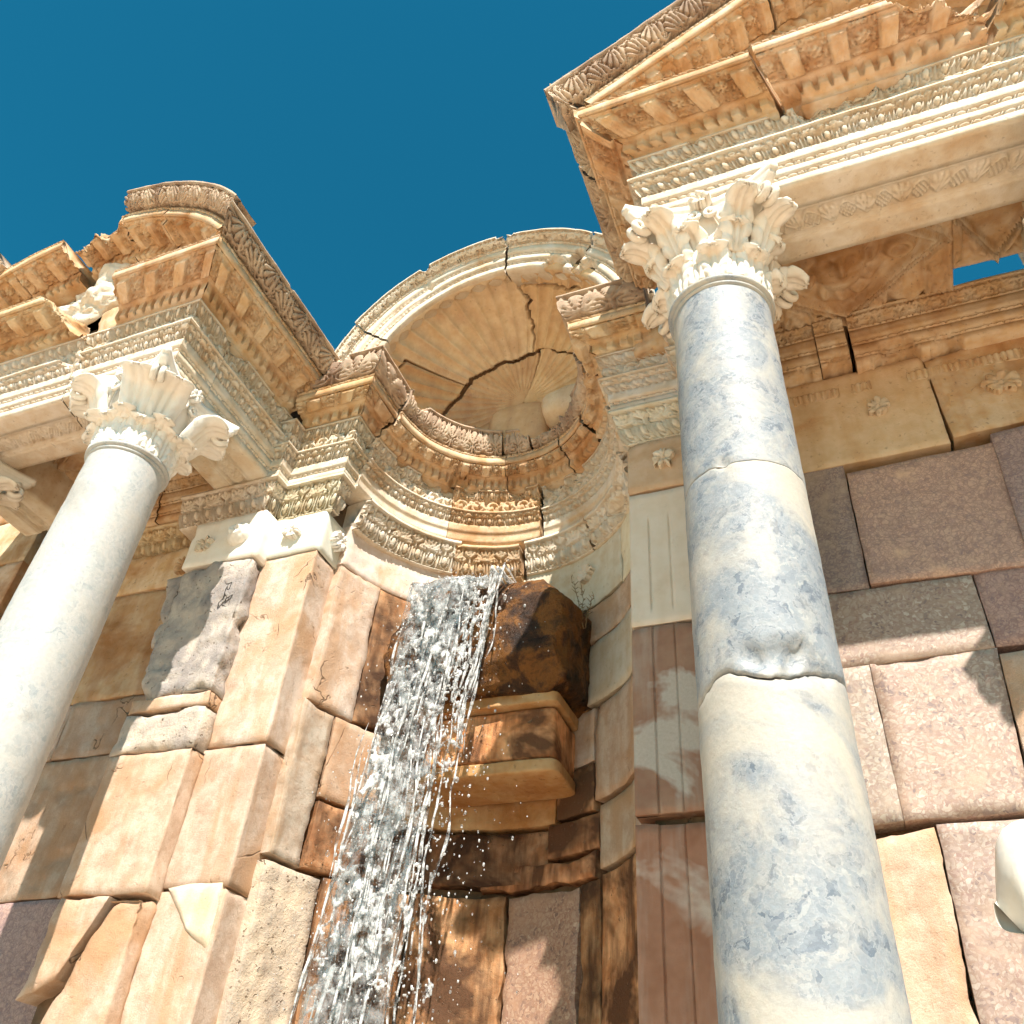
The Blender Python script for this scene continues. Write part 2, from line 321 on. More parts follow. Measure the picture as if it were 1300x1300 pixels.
def modill(u, v, P, H):
    """coffered soffit with modillions: v 0 at the wall, 1 at the outer edge."""
    s, k = cell(u, P); y = v*H; x = s*P
    inm = np.abs(x) < P*0.19
    rib = 0.55*fan(x/(P*0.38), (0.92-v)*1.0, 5, 0.95, 1.1)
    mod = np.where(inm & (v < 0.86), 1.0+0.28*rib, 0)
    cx = np.where(x > 0, x-P*0.5, x+P*0.5)            # coffer centre lies between two modillions
    w = P*0.31
    ex = w-np.abs(cx); ey = np.minimum(v, 1-v)*H; ed = np.minimum(ex, ey)
    es = np.where(ex < ey, y, cx)
    eggs = np.where((ed > 0.004) & (ed < 0.034), 0.62*egg(es, np.clip((0.034-ed)/0.03, 0, 1), 0.034, 0.03), 0)
    ros = 0.95*flower(cx, (v-0.5)*H, min(w, H*0.5)*0.62, 6, k)
    cof = np.where(ed > 0.034, ros, eggs)
    return np.where(inm, mod, np.where(ex > 0, cof, 0.35))
def vine(u, v, P, H):
    s, k = cell(u, P); x = s*P/H; sg = np.where(k % 2 == 0, 1.0, -1.0)
    fr = np.clip(np.minimum(v, 1-v)/0.10, 0, 1); y = v-0.5
    st = np.exp(-((y-0.26*np.sin(PI*u/P))/0.045)**2)
    c = np.hypot(x, y+0.02*sg)
    gr = np.where(c < 0.30, 0.5+0.5*np.cos(x*38)*np.cos(y*38), 0)
    lf = fan(x, -sg*y+0.22, 5, 0.55, 1.2)
    h = np.maximum(st, np.where(k % 2 == 0, gr, lf))
    return np.where(fr < 1, 1.0, h*0.9)
def tongue(u, v, P, H):
    s, k = cell(u, P); w = 0.24*np.where(v > 0.3, 1, np.sqrt(np.clip(v/0.3, 0, 1)))
    return np.where(np.abs(np.abs(s)-w) < 0.09, 0.0, 1.0)

SHARP = (egg, anthem, scroll, acanthus, vine)
# ------------------------------------------------------------------ swept, carved blocks
class Prof:
    """rows of a moulding profile in (offset, height); each row knows its ornament."""
    def __init__(self): self.o = []; self.z = []; self.n = []; self.v = []; self.band = []; self.bands = []
    def add(self, o0, z0, o1, z1, orn=None, P=0.1, depth=0.012, bulge=0.0, step=0.0085, raised=False, shift=0.0):
        L = math.hypot(o1-o0, z1-z0); n = max(1, int(round(L/step))) if (orn or bulge) else max(1, int(round(L/0.03)))
        d = np.array([o1-o0, z1-z0])/max(L, 1e-6); nn = np.array([d[1], -d[0]])
        k = len(self.bands); self.bands.append((orn, P, depth, L, raised, shift))
        for t in np.linspace(0, 1, n+1):
            if t == 0 and self.o and orn is None and abs(self.o[-1]-o0)+abs(self.z[-1]-z0) < 1e-5: continue
            if t == 1 and self.o and orn is None and abs(self.o[0]-o1)+abs(self.z[0]-z1) < 1e-5: continue
            b = bulge*math.sin(PI*t)
            self.o.append(o0+(o1-o0)*t+nn[0]*b); self.z.append(z0+(z1-z0)*t+nn[1]*b)
            self.n.append(nn); self.v.append(t); self.band.append(k)
        return self
def disp(prof, u):
    H = np.zeros((len(prof.o), len(u)), np.float32); v = np.array(prof.v); bd = np.array(prof.band)
    for k, (orn, P, depth, L, raised, shift) in enumerate(prof.bands):
        if orn is None: continue
        rows = np.where(bd == k)[0]
        h = orn(u[None, :]+shift, v[rows][:, None], P, L)
        if orn in SHARP:
            q = np.clip((h-0.18)/0.45, 0, 1); h = 0.82*q*q*(3-2*q)+0.18*np.clip(h, 0, 1)
        H[rows] = depth*(h if raised else (h-1))
    return H
def sweep(name, prof, base, N, U, u, mat, parent, wear=0.004, seed=0, cuts=(), bites=(), shift=(0, 0, 0), color=(1, 1, 1), fine=0.0):
    """base/N/U: (n,3) point, offset axis and height axis of every column."""
    base = np.asarray(base, np.float32); N = np.asarray(N, np.float32); U = np.asarray(U, np.float32); u = np.asarray(u, np.float32)
    o = np.array(prof.o, np.float32)[:, None]; z = np.array(prof.z, np.float32)[:, None]; nn = np.array(prof.n, np.float32)
    H = disp(prof, u)
    o2 = o+nn[:, :1]*H; z2 = z+nn[:, 1:]*H
    P = base[None]+o2[..., None]*N[None]+z2[..., None]*U[None]
    nr, nc = H.shape
    Nn = N/np.linalg.norm(N, axis=1, keepdims=True)
    if wear:
        w = fbm(P, 7, 3, seed)*wear+np.minimum(0, fbm(P, 2.2, 3, seed+5)+0.25)*wear*1.6
        dirn = nn[:, 0][:, None, None]*Nn[None]+nn[:, 1][:, None, None]*U[None]
        isb = (np.array(prof.o) > -0.05)[:, None, None]
        P = P+dirn*w[..., None]*isb
    for (pn, pd, amp) in cuts:                      # broken off beyond a rough plane
        pn = np.array(pn, np.float32); pn /= np.linalg.norm(pn)
        d = P@pn-pd-fbm(P, 5, 5, seed+31)*amp
        P = P-np.maximum(d, 0)[..., None]*pn
    for (c, r, dr) in bites:                        # scooped-out breakage
        c = np.array(c, np.float32); dr = np.array(dr, np.float32); dr /= np.linalg.norm(dr)
        q = P-c; al = q@dr; pe2 = (q**2).sum(-1)-al**2
        rr = r*(1+0.35*fbm(P, 4/r*0.35, 4, seed+47)); ins = rr**2-pe2
        ex = np.sqrt(np.maximum(ins, 0)); mv = np.where((ins > 0) & (al > -ex*1.5), np.maximum(ex-al, 0), 0)
        P = P+mv[..., None]*dr
    P = P+np.array(shift, np.float32)
    idx = np.arange(nr*nc).reshape(nr, nc)
    ring = np.concatenate([idx, idx[:1]], 0)
    a = ring[:-1, :-1]; b = ring[:-1, 1:]; c = ring[1:, 1:]; d = ring[1:, :-1]
    quads = np.stack([a, b, c, d], -1).reshape(-1, 4)
    return mesh_obj(name, P.reshape(-1, 3), quads, mat, parent, extra=[idx[::-1, 0], idx[:, -1]], color=color)
Z3 = np.array([0, 0, 1.0])
def seg_cols(A, Bp, NA, NB, u0, u1, L, step=0.0075):
    """columns u0..u1 (metres) of the straight run A->B with mitred offset axes."""
    n = max(2, int(round((u1-u0)/step))+1); u = np.linspace(u0, u1, n); t = (u/L)[:, None]
    A = np.array([*A, 0.0]); Bp = np.array([*Bp, 0.0]); NA = np.array([*NA, 0.0]); NB = np.array([*NB, 0.0])
    return A*(1-t)+Bp*t, NA*(1-t)+NB*t, np.repeat(Z3[None], n, 0), u
def plan_path(pts):
    """mitred outward axes of an open plan polyline; outward = right-hand side of the walking direction."""
    pts = [np.array(p, float) for p in pts]; n = len(pts); nor = []
    for i in range(n-1):
        d = pts[i+1]-pts[i]; d /= np.linalg.norm(d); nor.append(np.array([d[1], -d[0]]))
    mit = []
    for i in range(n):
        if i == 0: mit.append(nor[0])
        elif i == n-1: mit.append(nor[-1])
        else:
            m = nor[i-1]+nor[i]; mit.append(m/(m@nor[i]))
    return pts, mit
def run(name, prof, path, i, mat, parent, cuts_at=(), gap=0.004, jig=0.004, seed=0, trim=(0, 0), step=0.0072, **kw):
    """build path segment i as blocks separated at cuts_at (metres from its start)."""
    pts, mit = path; A, Bp = pts[i], pts[i+1]; L = float(np.linalg.norm(Bp-A))
    ed = [0+trim[0]]+list(cuts_at)+[L-trim[1]]; out = []
    cuts = kw.pop('cuts', {}); bites = kw.pop('bites', {}); cols = kw.pop('colors', {}); mats = kw.pop('mats', {})
    for k in range(len(ed)-1):
        a = ed[k]+(gap if k else 0); b = ed[k+1]-(gap if k < len(ed)-2 else 0)
        c = seg_cols(A, Bp, mit[i], mit[i+1], a, b, L, step)
        r = np.random.default_rng(seed*91+k+i*13)
        out.append(sweep(name, prof, *c, mats.get(k, mat), parent, seed=seed+k*7+i*3, shift=r.normal(0, jig, 3) if len(ed) > 2 else (0, 0, 0),
                         cuts=cuts.get(k, ()), bites=bites.get(k, ()), color=cols.get(k, tuple(r.uniform(0.93, 1.05)*np.array([1, 1, 1])*r.uniform(0.97, 1.03, 3))), **kw))
    return out

# profiles ----------------------------------------------------------------
def prof_architrave(beam, small=False):
    p = Prof(); k = 1.0
    if not small:
        p.add(0, 4.44, 0, 4.500).add(0.004, 4.500, 0.006, 4.532, bead, 0.105, 0.020, 0.006, step=0.0055)
        p.add(0.014, 4.533, 0.014, 4.590).add(0.018, 4.590, 0.020, 4.622, bead, 0.105, 0.020, 0.006, step=0.0055)
        p.add(0.030, 4.623, 0.030, 4.700).add(0.033, 4.700, 0.062, 4.762, egg, 0.088, 0.032, 0.008, step=0.0065)
        p.add(0.064, 4.764, 0.088, 4.804, anthem, 0.064, 0.024, 0.004, step=0.006).add(0.096, 4.806, 0.096, 4.826)
    else:
        p.add(0, 4.44, 0, 4.495).add(0.004, 4.495, 0.006, 4.522, bead, 0.095, 0.020, 0.005, step=0.0055)
        p.add(0.014, 4.523, 0.014, 4.600).add(0.017, 4.600, 0.045, 4.660, egg, 0.088, 0.032, 0.008, step=0.0065)
        p.add(0.046, 4.662, 0.066, 4.702, anthem, 0.066, 0.024, 0.004, step=0.006).add(0.072, 4.704, 0.072, 4.722)
    zt = 4.826 if not small else 4.722
    fz = 4.955 if not small else 4.855
    p.add(0.096 if not small else 0.072, zt, 0.03, zt+0.006)
    p.add(0.030, zt+0.006, 0.045, fz, scroll, 0.135, 0.042, 0.012, step=0.007)
    p.add(0.048, fz, 0.090, fz+0.075, egg, 0.088, 0.032, 0.008, step=0.0065).add(0.092, fz+0.075, 0.092, fz+0.09)
    b = -0.49 if beam else -0.30
    p.add(0.092, fz+0.09, b, fz+0.09).add(b, fz+0.09, b, 4.44)
    if beam:
        p.add(b, 4.44, -0.335, 4.44).add(-0.335, 4.4405, -0.155, 4.4405, vine, 0.115, 0.020, step=0.0075, raised=False).add(-0.155, 4.44, 0, 4.44)
    return p
def prof_sima(o0, z0, o1, z1, back=-0.20, P=0.15, orn=acanthus):
    p = Prof(); p.add(o0, z0, o1, z1-0.018, orn, P, 0.055, 0.026, step=0.006).add(o1+0.007, z1-0.017, o1+0.007, z1).add(o1+0.007, z1, back, z1).add(back, z1, back, z0)
    return p
def prof_cornice(z0, z1, zd, o_out, sima, zc, zs_top, os_top, back=-0.30):
    """z0 bed, dentils to z1, corona from zc, sima to zs_top."""
    p = Prof(); p.add(0.06, z0, 0.07, z1, bulge=-0.01)
    p.add(0.085, z1, 0.085, zd, dentil, 0.074, 0.036, step=0.02, raised=True)
    p.add(0.13, zd+0.004, 0.15, zd+0.022, bulge=0.004)
    p.add(0.15, zd+0.024, o_out-0.018, zc+0.004, modill, 0.215, 0.055, step=0.0075, raised=True)
    p.add(o_out-0.018, zc+0.002, o_out, zc).add(o_out, zc, o_out+0.004, zc+0.060)
    p.add(o_out+0.006, zc+0.061, o_out+0.010, zc+0.086, bead, 0.075, 0.020, 0.005, step=0.0055)
    p.add(o_out+0.008, zc+0.088, back, zc+0.089)
    p.add(back, zc+0.09, back, z0)
    return p
def prof_niche():
    p = Prof(); p.add(0, 4.44, 0.002, 4.535).add(0.010, 4.536, 0.014, 4.612).add(0.017, 4.613, 0.045, 4.668, egg, 0.088, 0.032, 0.008, step=0.0065)
    p.add(0.046, 4.670, 0.066, 4.706, anthem, 0.066, 0.024, 0.004, step=0.006).add(0.072, 4.707, 0.072, 4.724).add(0.072, 4.724, 0.03, 4.728)
    p.add(0.030, 4.728, 0.045, 4.855, scroll, 0.135, 0.042, 0.012, step=0.007).add(0.048, 4.855, 0.090, 4.93, egg, 0.088, 0.032, 0.008, step=0.0065).add(0.092, 4.93, 0.092, 4.945)
    p.add(0.092, 4.945, -0.30, 4.945).add(-0.30, 4.945, -0.30, 4.44)
    return p
AR_NICHE = prof_niche()
AR_BEAM = prof_architrave(True); AR_WALL = prof_architrave(False, True)
CO_RET = prof_cornice(5.045, 5.11, 5.205, 0.34, True, 5.275, 5.545, 0.465)
CO_FRONT = prof_cornice(5.045, 5.11, 5.205, 0.34, False, 5.275, 0, 0)
SI_RET = prof_sima(0.350, 5.366, 0.462, 5.545); SI_WALL = prof_sima(0.255, 5.216, 0.315, 5.455, -0.05, 0.135, anthem)
CO_WALL = prof_cornice(4.945, 4.965, 5.045, 0.245, True, 5.125, 5.455, 0.315)

# ------------------------------------------------------------------ aediculae
CX, CYN = -2.245, 4.20        # niche axis
FY = 2.735; SIDE = 1.66       # front face of the beams, half distance between the two aediculae
def aedicula(sg, label):
    t = thing('aedicula_entablature', label, 'entablature', 'carved entablatures of the two aediculae')
    xi = CX+sg*SIDE; xo = xi+sg*2.50
    pts = [(xi, 3.93), (xi, FY), (xo, FY), (xo, 3.93)] if sg > 0 else [(xo, 3.93), (xo, FY), (xi, FY), (xi, 3.93)]
    # walking with the outside on the right: left->right along the front means outside (-y) is on the right
    return t, plan_path(pts), xi, xo
tL, pathL, xiL, xoL = aedicula(-1, 'carved cream marble entablature with curved broken pediment above the pale column at left')
tR, pathR, xiR, xoR = aedicula(1, 'carved cream marble entablature with straight sloping pediment above the blue-grey column at right')
# left: segments 0 = outer return (hidden), 1 = front, 2 = return towards the niche
LF = 2.50; LR = 3.93-FY
run('architrave_block', AR_BEAM, pathL, 0, M['pale'], tL, seed=1, step=0.04)
run('architrave_block', AR_BEAM, pathL, 1, M['pale'], tL, cuts_at=(LF-0.98,), seed=2, bites={0: [((xiL-1.02, FY-0.10, 4.83), 0.085, (0.0, 1, 0.0))], 1: [((xiL-0.95, FY-0.08, 4.80), 0.05, (0.3, 1, 0))]})
run('architrave_block', AR_BEAM, pathL, 2, M['pale'], tL, cuts_at=(0.36,), seed=3, bites={0: [((xiL+0.12, FY+0.30, 5.06), 0.09, (-1, 0, 0.1))], 1: [((xiL+0.12, FY+0.40, 5.04), 0.10, (-1, 0, 0)), ((xiL+0.13, FY+0.95, 5.06), 0.08, (-1, 0, 0))]})
run('cornice_block', CO_FRONT, pathL, 0, M['ochre'], tL, seed=4, step=0.04)
run('cornice_block', CO_FRONT, pathL, 1, M['ochre'], tL, cuts_at=(LF-0.80,), gap=0.05, seed=5,
    cuts={0: [((0.75, -0.2, 0.6), 0.75*(xiL-1.12)/0.981-0.2*FY/0.981+0.6*5.24/0.981+0.0, 0.06)]},
    bites={0: [((xiL-1.05, FY-0.33, 5.36), 0.16, (0, 0.7, -0.7))], 1: [((xiL-0.74, FY-0.36, 5.30), 0.07, (0.6, 0.8, 0))]})
run('cornice_block', CO_RET, pathL, 2, M['ochre'], tL, seed=6, trim=(0, 0.06))
run('sima_block', SI_RET, pathL, 2, M['brown'], tL, seed=6, trim=(0, 0.05), wear=0.006,
    bites={0: [((xiL+0.50, FY+0.30, 5.60), 0.07, (-0.6, 0, -1)), ((xiL+0.50, FY+0.62, 5.60), 0.06, (-0.6, 0, -1)), ((xiL+0.50, FY+0.98, 5.60), 0.09, (-0.7, 0, -1))]})
# right
run('architrave_block', AR_BEAM, pathR, 0, M['pale'], tR, seed=11)
run('architrave_block', AR_BEAM, pathR, 1, M['pale'], tR, seed=12, bites={0: [((xiR+0.95, FY-0.10, 5.02), 0.10, (0, 1, 0)), ((xiR+1.08, FY-0.10, 5.03), 0.09, (0, 1, 0)), ((xiR+1.22, FY-0.10, 5.02), 0.09, (0, 1, 0)), ((xiR+0.78, FY-0.11, 5.05), 0.06, (0, 1, 0)), ((xiR+1.38, FY-0.10, 5.03), 0.08, (0, 1, 0)), ((xiR+0.30, FY-0.1, 5.06), 0.04, (0, 1, 0))]})
run('architrave_block', AR_BEAM, pathR, 2, M['pale'], tR, seed=13, step=0.04)
run('cornice_block', CO_FRONT, pathR, 1, M['ochre'], tR, cuts_at=(0.83, 1.86), gap=0.008, jig=0.008, seed=15,
    bites={0: [((xiR+0.86, FY-0.20, 5.16), 0.10, (0, 1, 0.3))], 1: [((xiR+1.68, FY-0.42, 5.45), 0.27, (0, 0.75, -0.65)), ((xiR+1.86, FY-0.30, 5.30), 0.17, (-0.5, 0.8, 0)), ((xiR+0.85, FY-0.12, 5.10), 0.10, (0.4, 1, 0.4))]})
run('cornice_block', CO_RET, pathR, 0, M['ochre'], tR, seed=14, trim=(0.17, 0), cuts_at=(0.80,), jig=0.01)
run('sima_block', SI_RET, pathR, 0, M['brown'], tR, seed=17, trim=(0.15, 0), wear=0.006, cuts_at=(0.80,), jig=0.008)
run('cornice_block', CO_FRONT, pathR, 2, M['ochre'], tR, seed=16, step=0.04)

# pediments: profile h measured across the slope from the bottom of the bead
def prof_ped(sima, back=-0.25):
    p = Prof()
    p.add(-0.02, -0.19, 0.05, -0.19).add(0.055, -0.185, 0.055, -0.105, dentil, 0.074, 0.032, step=0.02, raised=True)
    p.add(0.10, -0.10, 0.10, -0.085)
    p.add(0.10, -0.085, 0.325, -0.060, modill, 0.215, 0.050, step=0.0075, raised=True)
    p.add(0.325, -0.062, 0.345, -0.060).add(0.345, -0.060, 0.347, 0.0).add(0.35, 0.001, 0.353, 0.025, bead, 0.075, 0.020, 0.005, step=0.0055)
    p.add(0.352, 0.026, back, 0.027)
    p.add(back, 0.0, back, -0.19 if back < 0 else -0.03)
    return p
PED_SIMA = prof_sima(0.355, 0.029, 0.462, 0.197, 0.22)
PED_S = prof_ped(True); PED_N = prof_ped(False); PED_C = prof_ped(True, -0.02)
def rake(name, prof, x0, z0, ang, d0, d1, mat, parent, mirror=1, step=0.0072, **kw):
    n = int((d1-d0)/step)+1; u = np.linspace(d0, d1, n)
    dx, dz = math.cos(ang)*mirror, math.sin(ang)
    base = np.stack([x0+u*dx, np.full(n, FY), z0+u*dz], 1)
    U = np.repeat(np.array([[-math.sin(ang)*mirror, 0, math.cos(ang)]]), n, 0); N = np.repeat(np.array([[0, -1.0, 0]]), n, 0)
    return sweep(name, prof, base, N, U, u, mat, parent, **kw)
ang = math.radians(34.4); rx0, rz0 = -0.945, 5.372; apex = (0.665-rx0)/math.cos(ang)
rake('raking_cornice_block', PED_S, rx0, rz0, ang, 0.10, 1.42, M['ochre'], tR, seed=21)
rake('raking_cornice_block', PED_S, rx0, rz0, ang, 1.435, apex, M['ochre'], tR, seed=22, shift=(0.01, 0.015, -0.01), step=0.012)
rake('raking_cornice_block', PED_S, 0.665*2-rx0, rz0, ang, 0, apex, M['ochre'], tR, seed=23, mirror=-1, step=0.04)
rake('sima_block', PED_SIMA, rx0, rz0, ang, -0.05, 1.40, M['brown'], tR, seed=24, wear=0.005, bites=[((-0.78, FY-0.46, 5.84), 0.055, (0.5, 0, -1)), ((-0.69, FY-0.46, 5.89), 0.04, (0.4, 0, -1))])
rake('sima_block', PED_SIMA, rx0, rz0, ang, 1.41, apex, M['brown'], tR, seed=25, step=0.012)
rake('sima_block', PED_SIMA, 0.665*2-rx0, rz0, ang, 0, apex, M['brown'], tR, seed=26, mirror=-1, step=0.04)
# tympana
def tympanum(parent, outline, y, mat):
    n = len(outline); v = [(x, y, z) for x, z in outline]+[(x, y+0.22, z) for x, z in outline]
    q = [(i, (i+1) % n, (i+1) % n+n, i+n) for i in range(n)]
    mesh_obj('tympanum', v, q, mat, parent, extra=[list(range(n))[::-1], list(range(n, 2*n))])
tympanum(tR, [(xiR-0.2, 5.30), (xoR+0.2, 5.30), (0.665, 6.36)], FY+0.02, M['ochre'])
# left segmental pediment
PXc, PZc, PR = CX-SIDE-1.25, 4.26, 1.996
def arcped(name, prof, a0, a1, mat, parent, **kw):
    n = int(abs(a1-a0)*PR/0.0075)+1; a = np.linspace(a0, a1, n)
    U = np.stack([np.cos(a), np.zeros(n), np.sin(a)], 1); N = np.repeat(np.array([[0, -1.0, 0]]), n, 0)
    base = np.array([PXc, FY, PZc])+PR*U
    return sweep(name, prof, base[::-1], N, U[::-1], (a*PR)[::-1], mat, parent, **kw)
def ax(x): return math.acos((x-PXc)/PR)
arcped('curved_cornice_block', PED_C, ax(-3.58), ax(-4.30), M['ochre'], tL, seed=31)
arcped('curved_cornice_block', PED_S, ax(-4.305), ax(-4.80), M['ochre'], tL, seed=32, shift=(0, -0.004, 0.004))
arcped('curved_cornice_block', PED_N, ax(-4.81), ax(-5.36), M['ochre'], tL, seed=33, wear=0.008, bites=[((-5.0, FY-0.40, 6.25), 0.16, (0, 1, -0.6)), ((-5.25, FY-0.40, 6.22), 0.20, (0, 1, -0.8)), ((-5.36, FY-0.3, 6.22), 0.12, (0, 1, -1))])
arcped('curved_cornice_block', PED_S, ax(-5.40), ax(-5.90), M['ochre'], tL, seed=34, wear=0.006, shift=(0, -0.02, -0.10))
arcped('curved_cornice_block', PED_S, ax(-5.92), ax(-6.85), M['ochre'], tL, seed=35, shift=(0, 0, -0.03))
arcped('sima_block', PED_SIMA, ax(-3.575), ax(-4.42), M['brown'], tL, seed=36, wear=0.005)
arcped('sima_block', PED_SIMA, ax(-4.425), ax(-4.80), M['brown'], tL, seed=37, wear=0.005, bites=[((-4.43, FY-0.46, 6.40), 0.05, (0, 0, -1))])
arcped('sima_block', PED_SIMA, ax(-5.98), ax(-6.85), M['brown'], tL, seed=38, wear=0.006, shift=(0, -0.02, -0.06))
tympanum(tL, [(PXc+1.5*math.cos(a)*1.0, 4.26+1.86*math.sin(a)) for a in np.linspace(math.radians(35), math.radians(145), 15)][::-1]+[(PXc-1.35, 5.3), (PXc+1.35, 5.3)][::1], FY+0.03, M['ochre'])
# rubble of the pediment behind its cornice
def rock(name, lo, hi, mat, parent, amp=0.05, seed=0, n=14, power=5.0, color=(1, 1, 1), scale=3.0, smooth=True, clip=()):
    lo = np.array(lo, float); hi = np.array(hi, float); c = (lo+hi)/2; h = (hi-lo)/2
    vs = []; qs = []; off = 0
    for axi in range(3):
        for sg in (-1, 1):
            g = np.linspace(-1, 1, n); a, b = np.meshgrid(g, g, indexing='ij'); q = np.zeros((n, n, 3))
            q[..., axi] = sg; q[..., (axi+1) % 3] = a; q[..., (axi+2) % 3] = b
            r = (np.abs(q)**power).sum(-1)**(1/power); q = q/r[..., None]
            vs.append(q.reshape(-1, 3)); f = grid_faces(n, n, off)
            qs.append(f if sg > 0 else f[:, ::-1]); off += n*n
    q = np.concatenate(vs); P = c+q*h
    nrm = q/np.linalg.norm(q, axis=1, keepdims=True)
    for (cn, pt) in clip:
        cn = np.array(cn, float); cn /= np.linalg.norm(cn); d = P@cn-np.array(pt, float)@cn; P = P-np.maximum(d, 0)[:, None]*cn
    P = P+nrm*(fbm(P, scale, 5, seed)*amp)[:, None]
    key = {}; remap = np.zeros(len(P), int); keep = []
    for i, p in enumerate(np.round(q, 5)):
        k = tuple(p)
        if k not in key: key[k] = len(keep); keep.append(i)
        remap[i] = key[k]
    qs = remap[np.concatenate(qs)]
    return mesh_obj(name, P[keep], qs, mat, parent, smooth=smooth, color=color)
rock('pediment_rubble', (-5.75, 2.72, 5.45), (-4.15, 3.35, 6.05), M['break'], tL, 0.14, 5, 60, 4.0, scale=4.5, smooth=False)
rock('pediment_rubble', (xiL-1.00, FY-0.06, 5.04), (xiL-0.60, FY+0.32, 5.40), M['ochre'], tL, 0.04, 7, 16, 5.0, scale=6.0)
rock('pediment_rubble', (-4.35, 2.62, 5.35), (-3.62, 3.6, 5.72), M['break'], tL, 0.07, 6, 22, 4.0)

# ------------------------------------------------------------------ coffered ceiling slabs
def ceiling(parent, x0, x1, y0, y1, z, relief, yc=None):
    nx, ny = int((x1-x0)/0.012), int((y1-y0)/0.012)
    X, Y = np.meshgrid(np.linspace(x0, x1, nx), np.linspace(y0, y1, ny), indexing='xy')
    yc = yc or (y0+y1)/2; a = (X-(x0+x1)/2)/((x1-x0)/2); b = (Y-yc)/(yc-y0)
    d = np.abs(a)+np.abs(b)
    h = 0.085*np.exp(-((d-0.86)/0.045)**2)+0.06*np.exp(-((d-0.99)/0.03)**2)
    h += 0.05*np.clip((np.maximum(np.abs(a), np.abs(b))-0.93)/0.02, 0, 1)
    tri = (d > 1.06) & (np.maximum(np.abs(a), np.abs(b)) < 0.93); h += np.where(tri, 0.05*scroll(X*1.0, (b+1)/2, 0.22, (y1-y0)/3), 0)
    if relief:
        fx, fy = (X-(x0+x1)/2)/0.17, (Y-yc)/0.21; r = np.hypot(fx, fy)
        face = 0.13*np.sqrt(np.clip(1-r**2, 0, 1))
        face += 0.06*np.exp(-(fx/0.13)**2-((fy+0.1)/0.32)**2)-0.045*np.exp(-((np.abs(fx)-0.36)/0.16)**2-((fy+0.28)/0.10)**2)
        ring = np.exp(-((r-1.12)/0.30)**2); cu = 0.5+0.5*np.cos(np.arctan2(fy, fx)*11+6*r)
        h = np.maximum(h, np.maximum(face, 0.09*ring*(0.35+0.65*cu)))
        for sx in (-1, 1): h = np.maximum(h, 0.07*np.exp(-((np.hypot(a-sx*0.55, b)-0.10)/0.05)**2))
    P = np.stack([X, Y, z-h], -1); P[..., 2] += fbm(P, 5, 4, 3)*0.008
    top = np.stack([X, Y, np.full_like(X, z+0.14)], -1)
    nv = nx*ny; f = grid_faces(ny, nx)[:, ::-1]; f2 = grid_faces(ny, nx, nv)
    idx = np.arange(nv).reshape(ny, nx); bo = np.concatenate([idx[0, :-1], idx[:-1, -1], idx[-1, :0:-1], idx[:0:-1, 0]])
    side = np.stack([bo, np.roll(bo, -1), np.roll(bo, -1)+nv, bo+nv], 1)
    mesh_obj('coffered_ceiling_slab', np.concatenate([P.reshape(-1, 3), top.reshape(-1, 3)]), np.concatenate([f, f2, side]), M['ochre'], parent, smooth=True)
ceiling(tR, xiR+0.34, 1.04, FY+0.40, 4.34, 4.86, True, 3.60)
ceiling(tR, 1.045, xoR-0.40, FY+0.40, 3.86, 4.87, False)
ceiling(tL, xoL+0.40, xiL-0.34, FY+0.40, 4.02, 4.86, False)

# ------------------------------------------------------------------ generic wall blocks
def plane_map(Y): return lambda a, b, d: np.stack([a, Y-d, b], -1)
def path_map(pts):
    pts = np.array(pts, float); seg = np.diff(pts, axis=0); L = np.hypot(seg[:, 0], seg[:, 1]); cum = np.concatenate([[0], np.cumsum(L)])
    nor = np.stack([seg[:, 1], -seg[:, 0]], 1)/L[:, None]
    def f(a, b, d):
        k = np.clip(np.searchsorted(cum, a, 'right')-1, 0, len(L)-1); t = a-cum[k]
        x = pts[k, 0]+seg[k, 0]/L[k]*t+nor[k, 0]*d; y = pts[k, 1]+seg[k, 1]/L[k]*t+nor[k, 1]*d
        return np.stack([x, y, b], -1)
    return f, cum
def cyl_map(R, c=(CX, CYN)):
    return lambda a, b, d: np.stack([c[0]+(R-d)*np.cos(a/R), c[1]+(R-d)*np.sin(a/R), b], -1)
BLOCKN = [0]
